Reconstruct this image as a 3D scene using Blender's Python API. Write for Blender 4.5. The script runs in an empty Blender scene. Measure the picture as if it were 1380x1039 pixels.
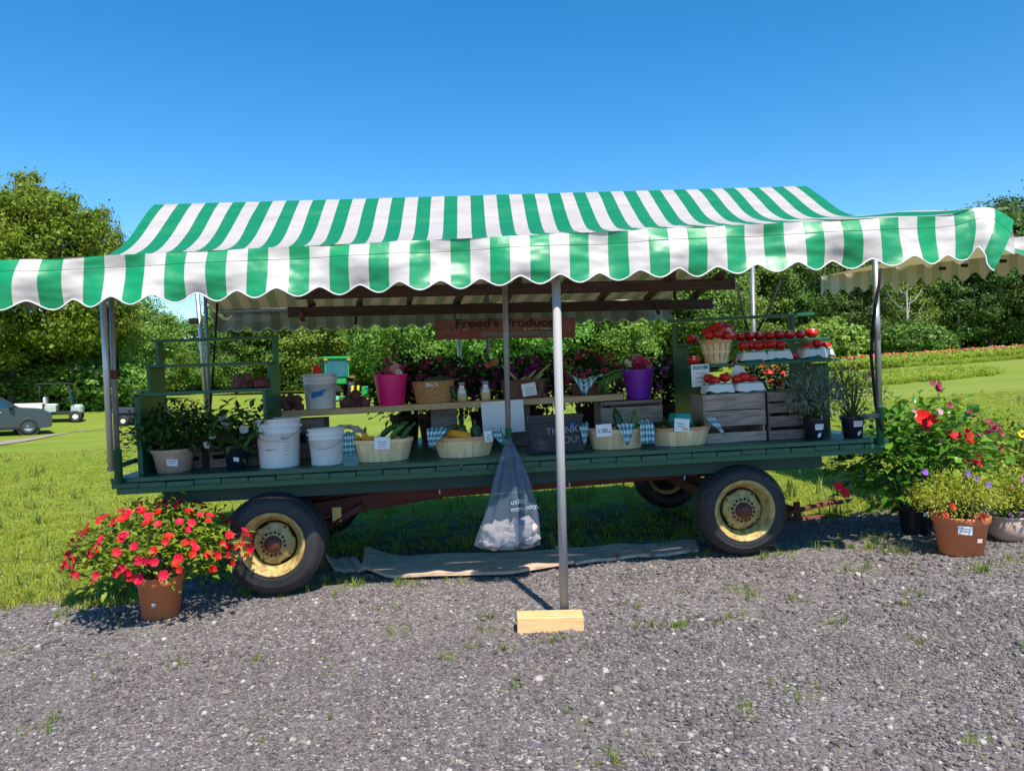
import bpy, bmesh, math, random
import numpy as np
from mathutils import Vector, Matrix, noise
R = math.radians
rng = random.Random(7)
sc = bpy.context.scene
COL = sc.collection

# ------------------------------------------------------------ camera
F, CX, CY, IW, IH = 1020.0, 690.0, 519.5, 1380, 1039
CZ = 1.485
PITCH, ROLL = math.atan(12.5 / F), 0.020
cam_d = bpy.data.cameras.new('camera'); cam = bpy.data.objects.new('camera', cam_d); COL.objects.link(cam)
cam_d.sensor_width = 36; cam_d.lens = 36 * F / IW; cam_d.clip_start = 0.05; cam_d.clip_end = 3000
CM = Matrix.Translation((0, 0, CZ)) @ Matrix.Rotation(math.pi / 2 - PITCH, 4, 'X') @ Matrix.Rotation(-ROLL, 4, 'Z')
cam.matrix_world = CM
sc.camera = cam

# ------------------------------------------------------------ sky, sun, exposure
SUN_EL = R(57); SUN_DIR = Vector((0.31, -0.95, 0)).normalized()          # towards the sun, on the ground
world = bpy.data.worlds.new('World'); sc.world = world; world.use_nodes = True
nt = world.node_tree; nt.nodes.clear()
sky = nt.nodes.new('ShaderNodeTexSky'); sky.sky_type = 'NISHITA'; sky.sun_disc = False
sky.sun_elevation = SUN_EL; sky.sun_rotation = math.atan2(SUN_DIR.x, SUN_DIR.y)
sky.air_density = 1.0; sky.dust_density = 0.0; sky.ozone_density = 4.0; sky.altitude = 100
hs = nt.nodes.new('ShaderNodeHueSaturation'); hs.inputs['Saturation'].default_value = 1.34; hs.inputs['Value'].default_value = 0.85; hs.inputs['Hue'].default_value = 0.4955
bg = nt.nodes.new('ShaderNodeBackground'); bg.inputs['Strength'].default_value = 0.15
wo = nt.nodes.new('ShaderNodeOutputWorld')
nt.links.new(sky.outputs[0], hs.inputs['Color']); nt.links.new(hs.outputs[0], bg.inputs[0]); nt.links.new(bg.outputs[0], wo.inputs[0])
sun_d = bpy.data.lights.new('sun', 'SUN'); sun_d.energy = 4.3; sun_d.angle = R(0.5); sun_d.color = (1.0, 0.92, 0.80)
sun = bpy.data.objects.new('sun', sun_d); COL.objects.link(sun)
sd = Vector((SUN_DIR.x * math.cos(SUN_EL), SUN_DIR.y * math.cos(SUN_EL), math.sin(SUN_EL)))
sun.rotation_euler = sd.to_track_quat('Z', 'Y').to_euler(); sun.location = (3, -9, 15)
sc.view_settings.view_transform = 'Standard'; sc.view_settings.look = 'None'
sc.view_settings.gamma = 1; sc.view_settings.exposure = 0.6; sc.view_settings.use_curve_mapping = False
sc.render.engine = 'CYCLES'
cy = sc.cycles; cy.max_bounces = 8; cy.diffuse_bounces = 4; cy.transparent_max_bounces = 8; cy.caustics_reflective = False; cy.caustics_refractive = False

# ------------------------------------------------------------ measuring
def ray(px, py):
    d = Vector(((px - CX) / F, -(py - CY) / F, -1.0))
    return (CM.to_3x3() @ d)
def at(px, py, Y):                     # the point seen at px, py that lies at distance Y
    d = ray(px, py); return Vector((0, 0, CZ)) + d * (Y / d.y)
def gz(x, y):                          # the terrain
    a = 0.048 * x if x > 0 else 0.35 * math.tanh(0.137 * x)
    if x > 45: a = 0.048 * 45 + 0.02 * (x - 45)
    b = 0.012 * max(0, min(y, 60) - 8) + 0.02 * max(0, y - 75) * (1 if x > 0 else 0.3)
    return a + b - 0.5 * math.exp(-((x + 18) / 9) ** 2 - ((y - 32) / 11) ** 2)
def gpt(px, py):                       # the ground point seen at px, py
    d = ray(px, py); Y = 2.0; st = 0.05
    while Y < 400:
        p = Vector((0, 0, CZ)) + d * (Y / d.y)
        if p.z < gz(p.x, p.y): return p
        Y += 0.004 * Y
    return p
def gxy(px, Y):
    p = at(px, 507, Y); return Vector((p.x, Y, gz(p.x, Y)))
# wagon frame: u along the deck, v away from the camera, w up; w = 0 is the deck top, v = 0 its front edge
W = Matrix.Translation((0, 5.503, CZ - 0.59)) @ Matrix.Rotation(0.0715, 4, 'Z') @ Matrix.Rotation(-0.0255, 4, 'Y')
Wi = W.inverted()
def dk(px, py, v):
    o = Wi @ Vector((0, 0, CZ)); d = Wi.to_3x3() @ ray(px, py)
    t = (v - o.y) / d.y; p = o + d * t
    return p.x, p.z
def du(px, v, w=0.0):                  # u of the column px at depth v, height w
    lo = dk(px, 300, v); hi = dk(px, 700, v)
    k = (w - lo[1]) / (hi[1] - lo[1]); return lo[0] + (hi[0] - lo[0]) * k
def WM(u, v, w=0.0, rz=0.0):
    return W @ Matrix.Translation((u, v, w)) @ Matrix.Rotation(rz, 4, 'Z')
def PM(a, b):                          # frame with x axis from a to b (wagon coordinates)
    a = Vector(a); b = Vector(b); x = (b - a).normalized(); y = Vector((0, 0, 1)).cross(x).normalized(); z = x.cross(y)
    m = Matrix((x, y, z)).transposed().to_4x4(); m.translation = a; return m

# ------------------------------------------------------------ objects
def link(o, parent=None):
    COL.objects.link(o)
    if parent is not None: o.parent = parent
    return o
def tag(o, label=None, cat=None, group=None, kind=None):
    if label: o['label'] = label
    if cat: o['category'] = cat
    if group: o['group'] = group
    if kind: o['kind'] = kind
    return o
def thing(name, label, cat, M=Matrix(), group=None):
    o = bpy.data.objects.new(name, None); COL.objects.link(o); o.empty_display_size = 0.1
    o.matrix_world = M; return tag(o, label, cat, group)
def mobj(name, me, parent=None, M=None):
    o = bpy.data.objects.new(name, me); link(o, parent)
    if M is not None: o.matrix_basis = M
    return o
def copy_tree(o, parent=None, M=None, label=None, group=None):
    c = o.copy(); COL.objects.link(c)
    if parent is not None: c.parent = parent
    if M is not None: c.matrix_basis = M
    if label: c['label'] = label
    if group: c['group'] = group
    for ch in list(o.children): copy_tree(ch, c)
    return c

class MB:
    def __init__(s): s.bm = bmesh.new(); s.uv = None
    def _t(s, vs, M):
        if M is not None: bmesh.ops.transform(s.bm, matrix=M, verts=vs)
    def box(s, c, d, Rm=None, bev=0.0, mi=0):
        bm = s.bm if bev == 0 else bmesh.new()
        M = Matrix.Translation(c) @ (Rm.to_4x4() if Rm is not None else Matrix()) @ Matrix.Diagonal((d[0], d[1], d[2], 1))
        r = bmesh.ops.create_cube(bm, size=1, matrix=M)
        if bev:
            bmesh.ops.bevel(bm, geom=list(bm.edges), offset=bev, segments=1, affect='EDGES', profile=0.5)
            for f in bm.faces: f.material_index = mi
            me = bpy.data.meshes.new('t'); bm.to_mesh(me); bm.free(); s.bm.from_mesh(me); bpy.data.meshes.remove(me)
        else:
            for v in r['verts']:
                for f in v.link_faces: f.material_index = mi
        return s
    def bar(s, p0, p1, w, h, bev=0.0, mi=0, up=(0, 0, 1)):
        p0 = Vector(p0); p1 = Vector(p1); z = (p1 - p0); L = z.length; z.normalize()
        u = Vector(up)
        if abs(z.dot(u)) > 0.98: u = Vector((1, 0, 0))
        x = u.cross(z).normalized(); y = z.cross(x)
        Rm = Matrix((z, x, y)).transposed()
        return s.box((p0 + p1) / 2, (L, w, h), Rm, bev, mi)
    def tube(s, pts, r, n=10, mi=0, cap=True):
        pts = [Vector(p) for p in pts]; rs = r if isinstance(r, (list, tuple)) else [r] * len(pts)
        rings = []; prev = None
        for i, p in enumerate(pts):
            t = (pts[min(i + 1, len(pts) - 1)] - pts[max(i - 1, 0)]).normalized()
            a = prev if prev is not None else (Vector((1, 0, 0)) if abs(t.x) < 0.8 else Vector((0, 1, 0)))
            x = (a - t * a.dot(t)).normalized(); prev = x; y = t.cross(x)
            rings.append([s.bm.verts.new(p + (x * math.cos(q * 2 * math.pi / n) + y * math.sin(q * 2 * math.pi / n)) * rs[i]) for q in range(n)])
        for a, b in zip(rings, rings[1:]):
            for q in range(n):
                f = s.bm.faces.new((a[q], a[(q + 1) % n], b[(q + 1) % n], b[q])); f.material_index = mi; f.smooth = True
        if cap:
            for rg in (rings[0][::-1], rings[-1]):
                f = s.bm.faces.new(rg); f.material_index = mi
        return s
    def lathe(s, prof, n=24, M=None, mi=0, sx=1.0, sy=1.0, fn=None, smooth=True, cap=True):
        rings = []
        for (r, z) in prof:
            ring = []
            for q in range(n):
                a = q * 2 * math.pi / n
                k = fn(a, z) if fn else 1.0
                co = Vector((r * k * math.cos(a) * sx, r * k * math.sin(a) * sy, z))
                if M is not None: co = M @ co
                ring.append(s.bm.verts.new(co))
            rings.append(ring)
        for a, b in zip(rings, rings[1:]):
            for q in range(n):
                f = s.bm.faces.new((a[q], a[(q + 1) % n], b[(q + 1) % n], b[q])); f.material_index = mi; f.smooth = smooth
        for rg, rr in (((rings[0][::-1], prof[0][0]), (rings[-1], prof[-1][0])) if cap else ()):
            f = s.bm.faces.new(rg); f.material_index = mi
        return s
    def sph(s, c, d, sub=2, Rm=None, mi=0, nz=0.0, seed=0.0):
        r = bmesh.ops.create_icosphere(s.bm, subdivisions=sub, radius=1)
        for v in r['verts']:
            if nz: v.co *= 1 + nz * noise.noise(v.co * 1.7 + Vector((seed, seed * 2, 0)))
            q = Vector((v.co.x * d[0], v.co.y * d[1], v.co.z * d[2]))
            if Rm is not None: q = Rm @ q
            v.co = q + Vector(c)
            for f in v.link_faces: f.material_index = mi; f.smooth = True
        return s
    def poly(s, pts, mi=0, smooth=False):
        f = s.bm.faces.new([s.bm.verts.new(p) for p in pts]); f.material_index = mi; f.smooth = smooth; return s
    def prism(s, pts, y0, y1, mi=0):      # polygon in x, z carried from y0 to y1
        a = [s.bm.verts.new((x, y0, z)) for x, z in pts]; b = [s.bm.verts.new((x, y1, z)) for x, z in pts]
        n = len(pts)
        for f in [s.bm.faces.new(a), s.bm.faces.new(b[::-1])] + [s.bm.faces.new((a[i], b[i], b[(i + 1) % n], a[(i + 1) % n])) for i in range(n)]:
            f.material_index = mi
        return s
    def grid(s, fn, nu, nv, uvfn=None, mi=0, smooth=True, closed=False):
        uvl = s.bm.loops.layers.uv.verify() if uvfn else None
        vs = [[s.bm.verts.new(fn(i / nu, j / nv)) for j in range(nv + 1)] for i in range(nu + 1)]
        for i in range(nu):
            for j in range(nv):
                f = s.bm.faces.new((vs[i][j], vs[i + 1][j], vs[i + 1][j + 1], vs[i][j + 1])); f.smooth = smooth; f.material_index = mi
                if uvl:
                    for lp, (a, b) in zip(f.loops, ((i, j), (i + 1, j), (i + 1, j + 1), (i, j + 1))): lp[uvl].uv = uvfn(a / nu, b / nv)
        return s
    def leaf(s, p, d, up, L, Wd, mi=0, fold=0.25):
        d = Vector(d).normalized(); sd_ = d.cross(Vector(up))
        if sd_.length < 1e-3: sd_ = d.cross(Vector((1, 0.2, 0)))
        sd_.normalize(); n = sd_.cross(d); p = Vector(p)
        a = s.bm.verts.new(p); t = s.bm.verts.new(p + d * L - n * L * 0.12)
        m = s.bm.verts.new(p + d * L * 0.5)
        l = s.bm.verts.new(p + d * L * 0.45 + sd_ * Wd / 2 + n * Wd * fold); r = s.bm.verts.new(p + d * L * 0.45 - sd_ * Wd / 2 + n * Wd * fold)
        for f in ((a, m, l), (m, t, l), (a, r, m), (m, r, t)):
            ff = s.bm.faces.new(f); ff.material_index = mi; ff.smooth = True
        return s
    def mesh(s, mats, name='mesh', normals=True):
        if normals: bmesh.ops.recalc_face_normals(s.bm, faces=s.bm.faces)
        me = bpy.data.meshes.new(name); s.bm.to_mesh(me); s.bm.free()
        for m in (mats if isinstance(mats, (list, tuple)) else [mats]): me.materials.append(m)
        return me
    def obj(s, name, mats, parent=None, M=None, normals=True):
        return mobj(name, s.mesh(mats, name, normals), parent, M)

def np_mesh(name, V, Fq, mat):
    V = np.asarray(V, dtype=np.float32); Fq = np.asarray(Fq, dtype=np.int32); k = Fq.shape[1]
    me = bpy.data.meshes.new(name); me.vertices.add(len(V)); me.vertices.foreach_set('co', V.ravel())
    me.loops.add(Fq.size); me.loops.foreach_set('vertex_index', Fq.ravel())
    me.polygons.add(len(Fq)); me.polygons.foreach_set('loop_start', np.arange(0, Fq.size, k, dtype=np.int32))
    me.polygons.foreach_set('use_smooth', np.ones(len(Fq), dtype=bool))
    me.update(calc_edges=True); me.materials.append(mat); return me

# ------------------------------------------------------------ materials
def new_mat(name):
    m = bpy.data.materials.new(name); m.use_nodes = True; n = m.node_tree; n.nodes.clear()
    out = n.nodes.new('ShaderNodeOutputMaterial'); return m, n, out
def lk(n, a, b): n.links.new(a, b)
def math_n(n, op, a, b=None, clamp=False):
    x = n.nodes.new('ShaderNodeMath'); x.operation = op; x.use_clamp = clamp
    for i, v in enumerate((a, b)):
        if v is None: continue
        if isinstance(v, (int, float)): x.inputs[i].default_value = v
        else: lk(n, v, x.inputs[i])
    return x.outputs[0]
def mix_n(n, f, a, b, mode='MIX'):
    x = n.nodes.new('ShaderNodeMix'); x.data_type = 'RGBA'; x.blend_type = mode
    for s_, v in ((x.inputs['Factor'], f), (x.inputs[6], a), (x.inputs[7], b)):
        if isinstance(v, (int, float)): s_.default_value = v
        elif isinstance(v, tuple): s_.default_value = (*v, 1) if len(v) == 3 else v
        else: lk(n, v, s_)
    return x.outputs[2]
def noise_n(n, vec, scale, detail=3, rough=0.6, out=0):
    x = n.nodes.new('ShaderNodeTexNoise'); x.inputs['Scale'].default_value = scale; x.inputs['Detail'].default_value = detail; x.inputs['Roughness'].default_value = rough
    if vec is not None: lk(n, vec, x.inputs['Vector'])
    return x.outputs[out]
def ramp_n(n, f, stops):
    x = n.nodes.new('ShaderNodeValToRGB'); lk(n, f, x.inputs[0]); e = x.color_ramp.elements
    while len(e) < len(stops): e.new(0.5)
    for el, (p, c) in zip(e, stops):
        el.position = p; el.color = (*c, 1) if isinstance(c, tuple) else (c, c, c, 1)
    return x.outputs[0]
def coord(n, kind='Object', scale=None):
    t = n.nodes.new('ShaderNodeTexCoord').outputs[kind]
    if scale:
        m = n.nodes.new('ShaderNodeMapping'); m.inputs['Scale'].default_value = scale; lk(n, t, m.inputs[0]); t = m.outputs[0]
    return t
def bump_n(n, h, strength=0.3, dist=0.01):
    b = n.nodes.new('ShaderNodeBump'); b.inputs['Strength'].default_value = strength; b.inputs['Distance'].default_value = dist; lk(n, h, b.inputs['Height']); return b.outputs[0]
def pbsdf(n, out, col, rough=0.6, metal=0.0, normal=None, spec=0.5, **kw):
    b = n.nodes.new('ShaderNodeBsdfPrincipled')
    if isinstance(col, tuple): b.inputs['Base Color'].default_value = (*col, 1)
    else: lk(n, col, b.inputs['Base Color'])
    if isinstance(rough, (int, float)): b.inputs['Roughness'].default_value = rough
    else: lk(n, rough, b.inputs['Roughness'])
    b.inputs['Metallic'].default_value = metal; b.inputs['Specular IOR Level'].default_value = spec
    for k, v in kw.items(): b.inputs[k.replace('_', ' ')].default_value = v
    if normal is not None: lk(n, normal, b.inputs['Normal'])
    if out is not None: lk(n, b.outputs[0], out.inputs[0])
    return b
def plain(name, col, rough=0.6, metal=0.0, var=0.12, nscale=6, bump=0.0, bscale=60, dirt=None, dirt_amt=0.5, dlo=0.5, stretch=None, spec=0.5, **kw):
    """a surface with uneven tone, per-object variation, optional dirt blotches and fine relief"""
    m, n, out = new_mat(name)
    c = coord(n, 'Object', stretch)
    nz = noise_n(n, c, nscale, 4)
    oi = n.nodes.new('ShaderNodeObjectInfo').outputs['Random']
    k = math_n(n, 'MULTIPLY_ADD', nz, 2 * var); n.nodes[-1].inputs[2].default_value = 1 - var
    k2 = math_n(n, 'MULTIPLY_ADD', oi, var); n.nodes[-1].inputs[2].default_value = 1 - var / 2
    kk = math_n(n, 'MULTIPLY', k, k2)
    hsv = n.nodes.new('ShaderNodeHueSaturation'); hsv.inputs['Color'].default_value = (*col, 1); lk(n, kk, hsv.inputs['Value'])
    cc = hsv.outputs[0]
    if dirt:
        dm = ramp_n(n, noise_n(n, c, nscale * 1.7, 6, 0.7), [(dlo, 0.0), (dlo + 0.22, dirt_amt)])
        cc = mix_n(n, dm, cc, dirt)
    nm = bump_n(n, noise_n(n, c, bscale, 4), bump, 0.004) if bump else None
    rr = math_n(n, 'MULTIPLY_ADD', nz, 0.2); n.nodes[-1].inputs[2].default_value = rough - 0.1
    pbsdf(n, out, cc, rr, metal, nm, spec, **kw)
    return m
def leafmat(name, c1, c2, trans=0.35, rough=0.5, hue=0.03, nscale=0.8, vv_=0.3):
    m, n, out = new_mat(name)
    g = n.nodes.new('ShaderNodeNewGeometry').outputs['Random Per Island']
    nz = noise_n(n, coord(n), nscale, 2)
    f = math_n(n, 'ADD', math_n(n, 'MULTIPLY', g, 0.6), math_n(n, 'MULTIPLY', nz, 0.5), True)
    cc = mix_n(n, f, c1, c2)
    oi = n.nodes.new('ShaderNodeObjectInfo').outputs['Random']
    hsv = n.nodes.new('ShaderNodeHueSaturation'); lk(n, cc, hsv.inputs['Color'])
    hv = math_n(n, 'MULTIPLY_ADD', oi, hue * 2); n.nodes[-1].inputs[2].default_value = 0.5 - hue; lk(n, hv, hsv.inputs['Hue'])
    vv = math_n(n, 'MULTIPLY_ADD', math_n(n, 'FRACT', math_n(n, 'MULTIPLY', oi, 7.0)), vv_); n.nodes[-1].inputs[2].default_value = 1 - vv_ / 2; lk(n, vv, hsv.inputs['Value'])
    b = pbsdf(n, None, hsv.outputs[0], rough, spec=0.35)
    t = n.nodes.new('ShaderNodeBsdfTranslucent'); lk(n, hsv.outputs[0], t.inputs[0])
    ms = n.nodes.new('ShaderNodeMixShader'); ms.inputs[0].default_value = trans
    lk(n, b.outputs[0], ms.inputs[1]); lk(n, t.outputs[0], ms.inputs[2]); lk(n, ms.outputs[0], out.inputs[0])
    return m
def wood(name, c1, c2, rough=0.75, scale=(1, 12, 12), bump=0.25, axis=None):
    m, n, out = new_mat(name)
    c = coord(n, 'Object', scale); oi = n.nodes.new('ShaderNodeObjectInfo').outputs['Random']
    va = n.nodes.new('ShaderNodeVectorMath'); va.operation = 'ADD'; cb = n.nodes.new('ShaderNodeCombineXYZ')
    lk(n, math_n(n, 'MULTIPLY', oi, 37.0), cb.inputs[0]); lk(n, math_n(n, 'MULTIPLY', oi, 11.0), cb.inputs[1]); lk(n, c, va.inputs[0]); lk(n, cb.outputs[0], va.inputs[1])
    nz = noise_n(n, va.outputs[0], 4, 6, 0.65)
    big = noise_n(n, coord(n, 'Object'), 3, 3)
    f = ramp_n(n, nz, [(0.32, 0.0), (0.68, 1.0)])
    cc = mix_n(n, f, c1, c2)
    k = math_n(n, 'ADD', math_n(n, 'MULTIPLY', oi, 0.35), math_n(n, 'MULTIPLY_ADD', big, 0.5)); 
    hsv = n.nodes.new('ShaderNodeHueSaturation'); lk(n, cc, hsv.inputs['Color']); lk(n, math_n(n, 'ADD', k, 0.55), hsv.inputs['Value'])
    pbsdf(n, out, hsv.outputs[0], rough, normal=bump_n(n, nz, bump, 0.004))
    return m
# ------------------------------------------------------------ terrain
def ground_mat():
    m, n, out = new_mat('gravel_and_grass')
    c = coord(n, 'Object')
    sep = n.nodes.new('ShaderNodeSeparateXYZ'); lk(n, c, sep.inputs[0])
    x, y = sep.outputs[0], sep.outputs[1]
    big = noise_n(n, c, 1.3, 5, 0.65)
    # edge of the gravel: y = 6.15 + 0.11 x
    e = math_n(n, 'SUBTRACT', y, math_n(n, 'MULTIPLY_ADD', x, 0.11)); n.nodes[-2].inputs[2].default_value = 6.45
    e = math_n(n, 'ADD', e, math_n(n, 'MULTIPLY', math_n(n, 'SUBTRACT', big, 0.5), 3.2))
    mask = ramp_n(n, math_n(n, 'ADD', math_n(n, 'MULTIPLY', e, 0.8), 0.5, True), [(0.35, 0.0), (0.65, 1.0)])
    # gravel
    vor = n.nodes.new('ShaderNodeTexVoronoi'); vor.inputs['Scale'].default_value = 75; lk(n, c, vor.inputs['Vector'])
    sp = n.nodes.new('ShaderNodeSeparateColor'); lk(n, vor.outputs['Color'], sp.inputs[0])
    gcol = ramp_n(n, sp.outputs[0], [(0.0, (0.095, 0.085, 0.09)), (0.6, (0.18, 0.16, 0.16)), (0.88, (0.30, 0.28, 0.27)), (1.0, (0.55, 0.52, 0.48))])
    dust = ramp_n(n, noise_n(n, c, 0.9, 5, 0.6), [(0.4, 0.0), (0.7, 0.55)])
    gcol = mix_n(n, dust, gcol, (0.22, 0.19, 0.18))
    # lawn
    fine = noise_n(n, c, 55, 4, 0.7); mid = noise_n(n, c, 0.35, 5, 0.6)
    st = coord(n, 'Object', (0.02, 0.22, 0.1)); mow = noise_n(n, st, 1.6, 3)
    lf = math_n(n, 'ADD', math_n(n, 'MULTIPLY', mid, 0.6), math_n(n, 'MULTIPLY', fine, 0.4))
    lcol = ramp_n(n, lf, [(0.3, (0.13, 0.21, 0.016)), (0.5, (0.20, 0.28, 0.026)), (0.7, (0.30, 0.33, 0.05))])
    lcol = mix_n(n, ramp_n(n, mow, [(0.42, 0.0), (0.6, 0.6)]), lcol, (0.25, 0.285, 0.055))
    # darkened soil patch under the wagon, painted in to deepen its shade
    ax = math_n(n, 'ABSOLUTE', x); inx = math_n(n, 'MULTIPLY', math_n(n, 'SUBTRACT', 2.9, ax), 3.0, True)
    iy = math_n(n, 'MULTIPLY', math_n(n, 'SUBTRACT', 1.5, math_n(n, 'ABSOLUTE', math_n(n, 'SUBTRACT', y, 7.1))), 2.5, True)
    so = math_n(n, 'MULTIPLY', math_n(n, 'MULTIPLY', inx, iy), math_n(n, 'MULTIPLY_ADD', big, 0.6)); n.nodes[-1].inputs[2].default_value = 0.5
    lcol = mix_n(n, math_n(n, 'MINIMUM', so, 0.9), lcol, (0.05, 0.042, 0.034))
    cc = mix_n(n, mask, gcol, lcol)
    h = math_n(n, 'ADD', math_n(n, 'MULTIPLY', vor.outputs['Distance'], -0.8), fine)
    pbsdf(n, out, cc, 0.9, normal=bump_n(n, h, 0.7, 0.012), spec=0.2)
    return m
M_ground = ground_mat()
xs = sorted(set([round(-14 + 0.25 * i, 3) for i in range(113)] + [-14 - 3 * 1.23 ** i for i in range(28)] + [14 + 3 * 1.23 ** i for i in range(28)]))
ys = sorted(set([round(-2 + 0.25 * i, 3) for i in range(73)] + [16 + 2 * 1.22 ** i for i in range(30)] + [-4, -8, -16, -40, -100, -300]))
def gh(x, y):
    r = 0.012 * noise.noise(Vector((x * 0.8, y * 0.8, 3))) + 0.006 * noise.noise(Vector((x * 3, y * 3, 9)))
    return gz(x, y) + r + (0.10 * noise.noise(Vector((x * 0.05, y * 0.05, 0))) if y > 12 else 0) * min(1, max(0, (y - 12) / 20))
V = [(x, y, gh(max(-300, min(300, x)), max(-3, min(400, y)))) for x in xs for y in ys]
ny = len(ys)
Fq = [(i * ny + j, (i + 1) * ny + j, (i + 1) * ny + j + 1, i * ny + j + 1) for i in range(len(xs) - 1) for j in range(ny - 1)]
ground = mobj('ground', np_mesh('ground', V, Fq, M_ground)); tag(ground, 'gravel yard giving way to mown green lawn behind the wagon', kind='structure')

# driveway on the left, a sheet over the lawn
M_drive = plain('drive_gravel', (0.30, 0.235, 0.195), 0.9, var=0.2, nscale=3, bump=0.5, bscale=40)
b = MB()
cl = [gpt(-260, 640), gpt(-60, 607), gpt(40, 591), gpt(90, 583), gpt(150, 577)]
L = []; Rr = []
for i, p in enumerate(cl):
    wdt = (3.4, 2.9, 2.4, 1.6, 0.5)[i]
    for lst, k in ((L, -1), (Rr, 1)):
        x, y = p.x + 0.1 * k, p.y + k * wdt * 0.5; lst.append((x, y))
def dr(u, v):
    k = u * (len(cl) - 1); i = min(int(k), len(cl) - 2); t = k - i
    a = [L[i][q] * (1 - t) + L[i + 1][q] * t for q in (0, 1)]; c = [Rr[i][q] * (1 - t) + Rr[i + 1][q] * t for q in (0, 1)]
    x = a[0] * (1 - v) + c[0] * v; y = a[1] * (1 - v) + c[1] * v
    return Vector((x, y, gh(x, y) + 0.03))
b.grid(dr, 24, 4)
tag(b.obj('driveway', M_drive), 'narrow brown gravel driveway crossing the lawn beside the parked car', kind='structure')

# ------------------------------------------------------------ scattered stuff
def scatter(name, pts, rots, scls, idx, protos, label, kind='stuff', mat=None):
    me = bpy.data.meshes.new(name); N = len(pts); me.vertices.add(N)
    me.vertices.foreach_set('co', np.asarray(pts, dtype=np.float32).ravel())
    for an, ty, arr, key in (('rot', 'FLOAT_VECTOR', rots, 'vector'), ('scl', 'FLOAT_VECTOR', scls, 'vector'), ('idx', 'INT', idx, 'value')):
        a = me.attributes.new(an, ty, 'POINT'); a.data.foreach_set(key, np.asarray(arr, dtype=np.int32 if ty == 'INT' else np.float32).ravel())
    o = mobj(name, me); tag(o, label, kind=kind)
    pc = bpy.data.collections.new(name + '_pieces')
    for i, pm in enumerate(protos): pc.objects.link(bpy.data.objects.new('%s_piece_%02d' % (name, i), pm))
    ng = bpy.data.node_groups.new(name + '_nodes', 'GeometryNodeTree')
    ng.interface.new_socket('Geometry', in_out='INPUT', socket_type='NodeSocketGeometry'); ng.interface.new_socket('Geometry', in_out='OUTPUT', socket_type='NodeSocketGeometry')
    gi = ng.nodes.new('NodeGroupInput'); go = ng.nodes.new('NodeGroupOutput')
    ci = ng.nodes.new('GeometryNodeCollectionInfo'); ci.inputs['Collection'].default_value = pc; ci.inputs['Separate Children'].default_value = True; ci.inputs['Reset Children'].default_value = True
    ip = ng.nodes.new('GeometryNodeInstanceOnPoints'); ip.inputs['Pick Instance'].default_value = True
    def na(n_, ty):
        x = ng.nodes.new('GeometryNodeInputNamedAttribute'); x.data_type = ty; x.inputs['Name'].default_value = n_
        return next(s_ for s_ in x.outputs if s_.enabled and s_.name == 'Attribute')
    ng.links.new(gi.outputs[0], ip.inputs['Points']); ng.links.new(ci.outputs[0], ip.inputs['Instance'])
    ng.links.new(na('idx', 'INT'), ip.inputs['Instance Index'])
    e2r = ng.nodes.new('FunctionNodeEulerToRotation'); ng.links.new(na('rot', 'FLOAT_VECTOR'), e2r.inputs[0]); ng.links.new(e2r.outputs[0], ip.inputs['Rotation'])
    ng.links.new(na('scl', 'FLOAT_VECTOR'), ip.inputs['Scale']); ng.links.new(ip.outputs[0], go.inputs[0])
    md = o.modifiers.new('nodes', 'NODES'); md.node_group = ng
    return o
def edge_y(x): return 6.45 + 0.11 * x + (0.25 if x > 2.6 else 0) - (0.35 if x < -2.2 else 0)
def n2(x, y, s=1.3, z=0): return noise.noise(Vector((x * s, y * s, z)))
nr = np.random.RandomState(5)

M_peb = []
for nm, c in (('pebble_grey', (0.175, 0.152, 0.148)), ('pebble_dark', (0.105, 0.093, 0.093)), ('pebble_warm', (0.235, 0.195, 0.168)), ('pebble_pale', (0.40, 0.37, 0.33))):
    M_peb.append(plain(nm, c, 0.85, var=0.3, nscale=30, bump=0.3, bscale=90, spec=0.25))
protos = []
for i in range(14):
    b = MB(); r = bmesh.ops.create_icosphere(b.bm, subdivisions=2 if i < 8 else 1, radius=0.5)
    for v in b.bm.verts:
        k = 1 + 0.45 * noise.noise(v.co * 1.9 + Vector((i * 7, 0, 0)))
        v.co = Vector((v.co.x * k, v.co.y * k * 0.8, v.co.z * k * 0.62))
        for q in range(3):      # knock flat faces off
            nrm = Vector((math.sin(i * 3 + q * 2.1), math.cos(i * 5 + q * 1.7), math.sin(i + q))).normalized(); d_ = v.co.dot(nrm)
            if d_ > 0.3: v.co -= nrm * (d_ - 0.3) * 0.8
    protos.append(b.mesh(M_peb[(0, 1, 0, 2, 0, 1, 3, 0, 0, 1, 2, 0, 1, 3)[i]], 'pebble'))
P = []; Rt = []; Sc = []; Ix = []
def put_peb(N, y0, y1, sm, ss):
    for _ in range(N):
        t = nr.rand(); y = math.sqrt(y0 * y0 + t * (y1 * y1 - y0 * y0)); x = (nr.rand() * 2 - 1) * 0.76 * y
        e = y - edge_y(x) + n2(x, y, 1.3, 4) * 0.9
        if e > 0.35 or (e > -0.5 and nr.rand() < (e + 0.5) / 0.85): continue
        if n2(x, y, 1.1, 31) + 0.5 * n2(x, y, 4, 33) > 0.28 and nr.rand() < 0.55: continue
        s = min(0.05, sm * math.exp(nr.randn() * ss * (1.25 if n2(x, y, 0.7, 12) > 0 else 0.9)))
        P.append((x, y, gh(x, y) + s * 0.12)); Rt.append((nr.randn() * 0.35, nr.randn() * 0.35, nr.rand() * 6.28)); Sc.append((s, s, s * 0.9)); 
        Ix.append(int(nr.choice(14, p=(np.array([9, 8, 9, 5, 9, 8, 2, 8, 9, 8, 5, 9, 8, 2.]) / 99))))
put_peb(52000, 2.4, 4.4, 0.0135, 0.38); put_peb(38000, 4.3, 7.5, 0.0165, 0.38)
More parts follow.
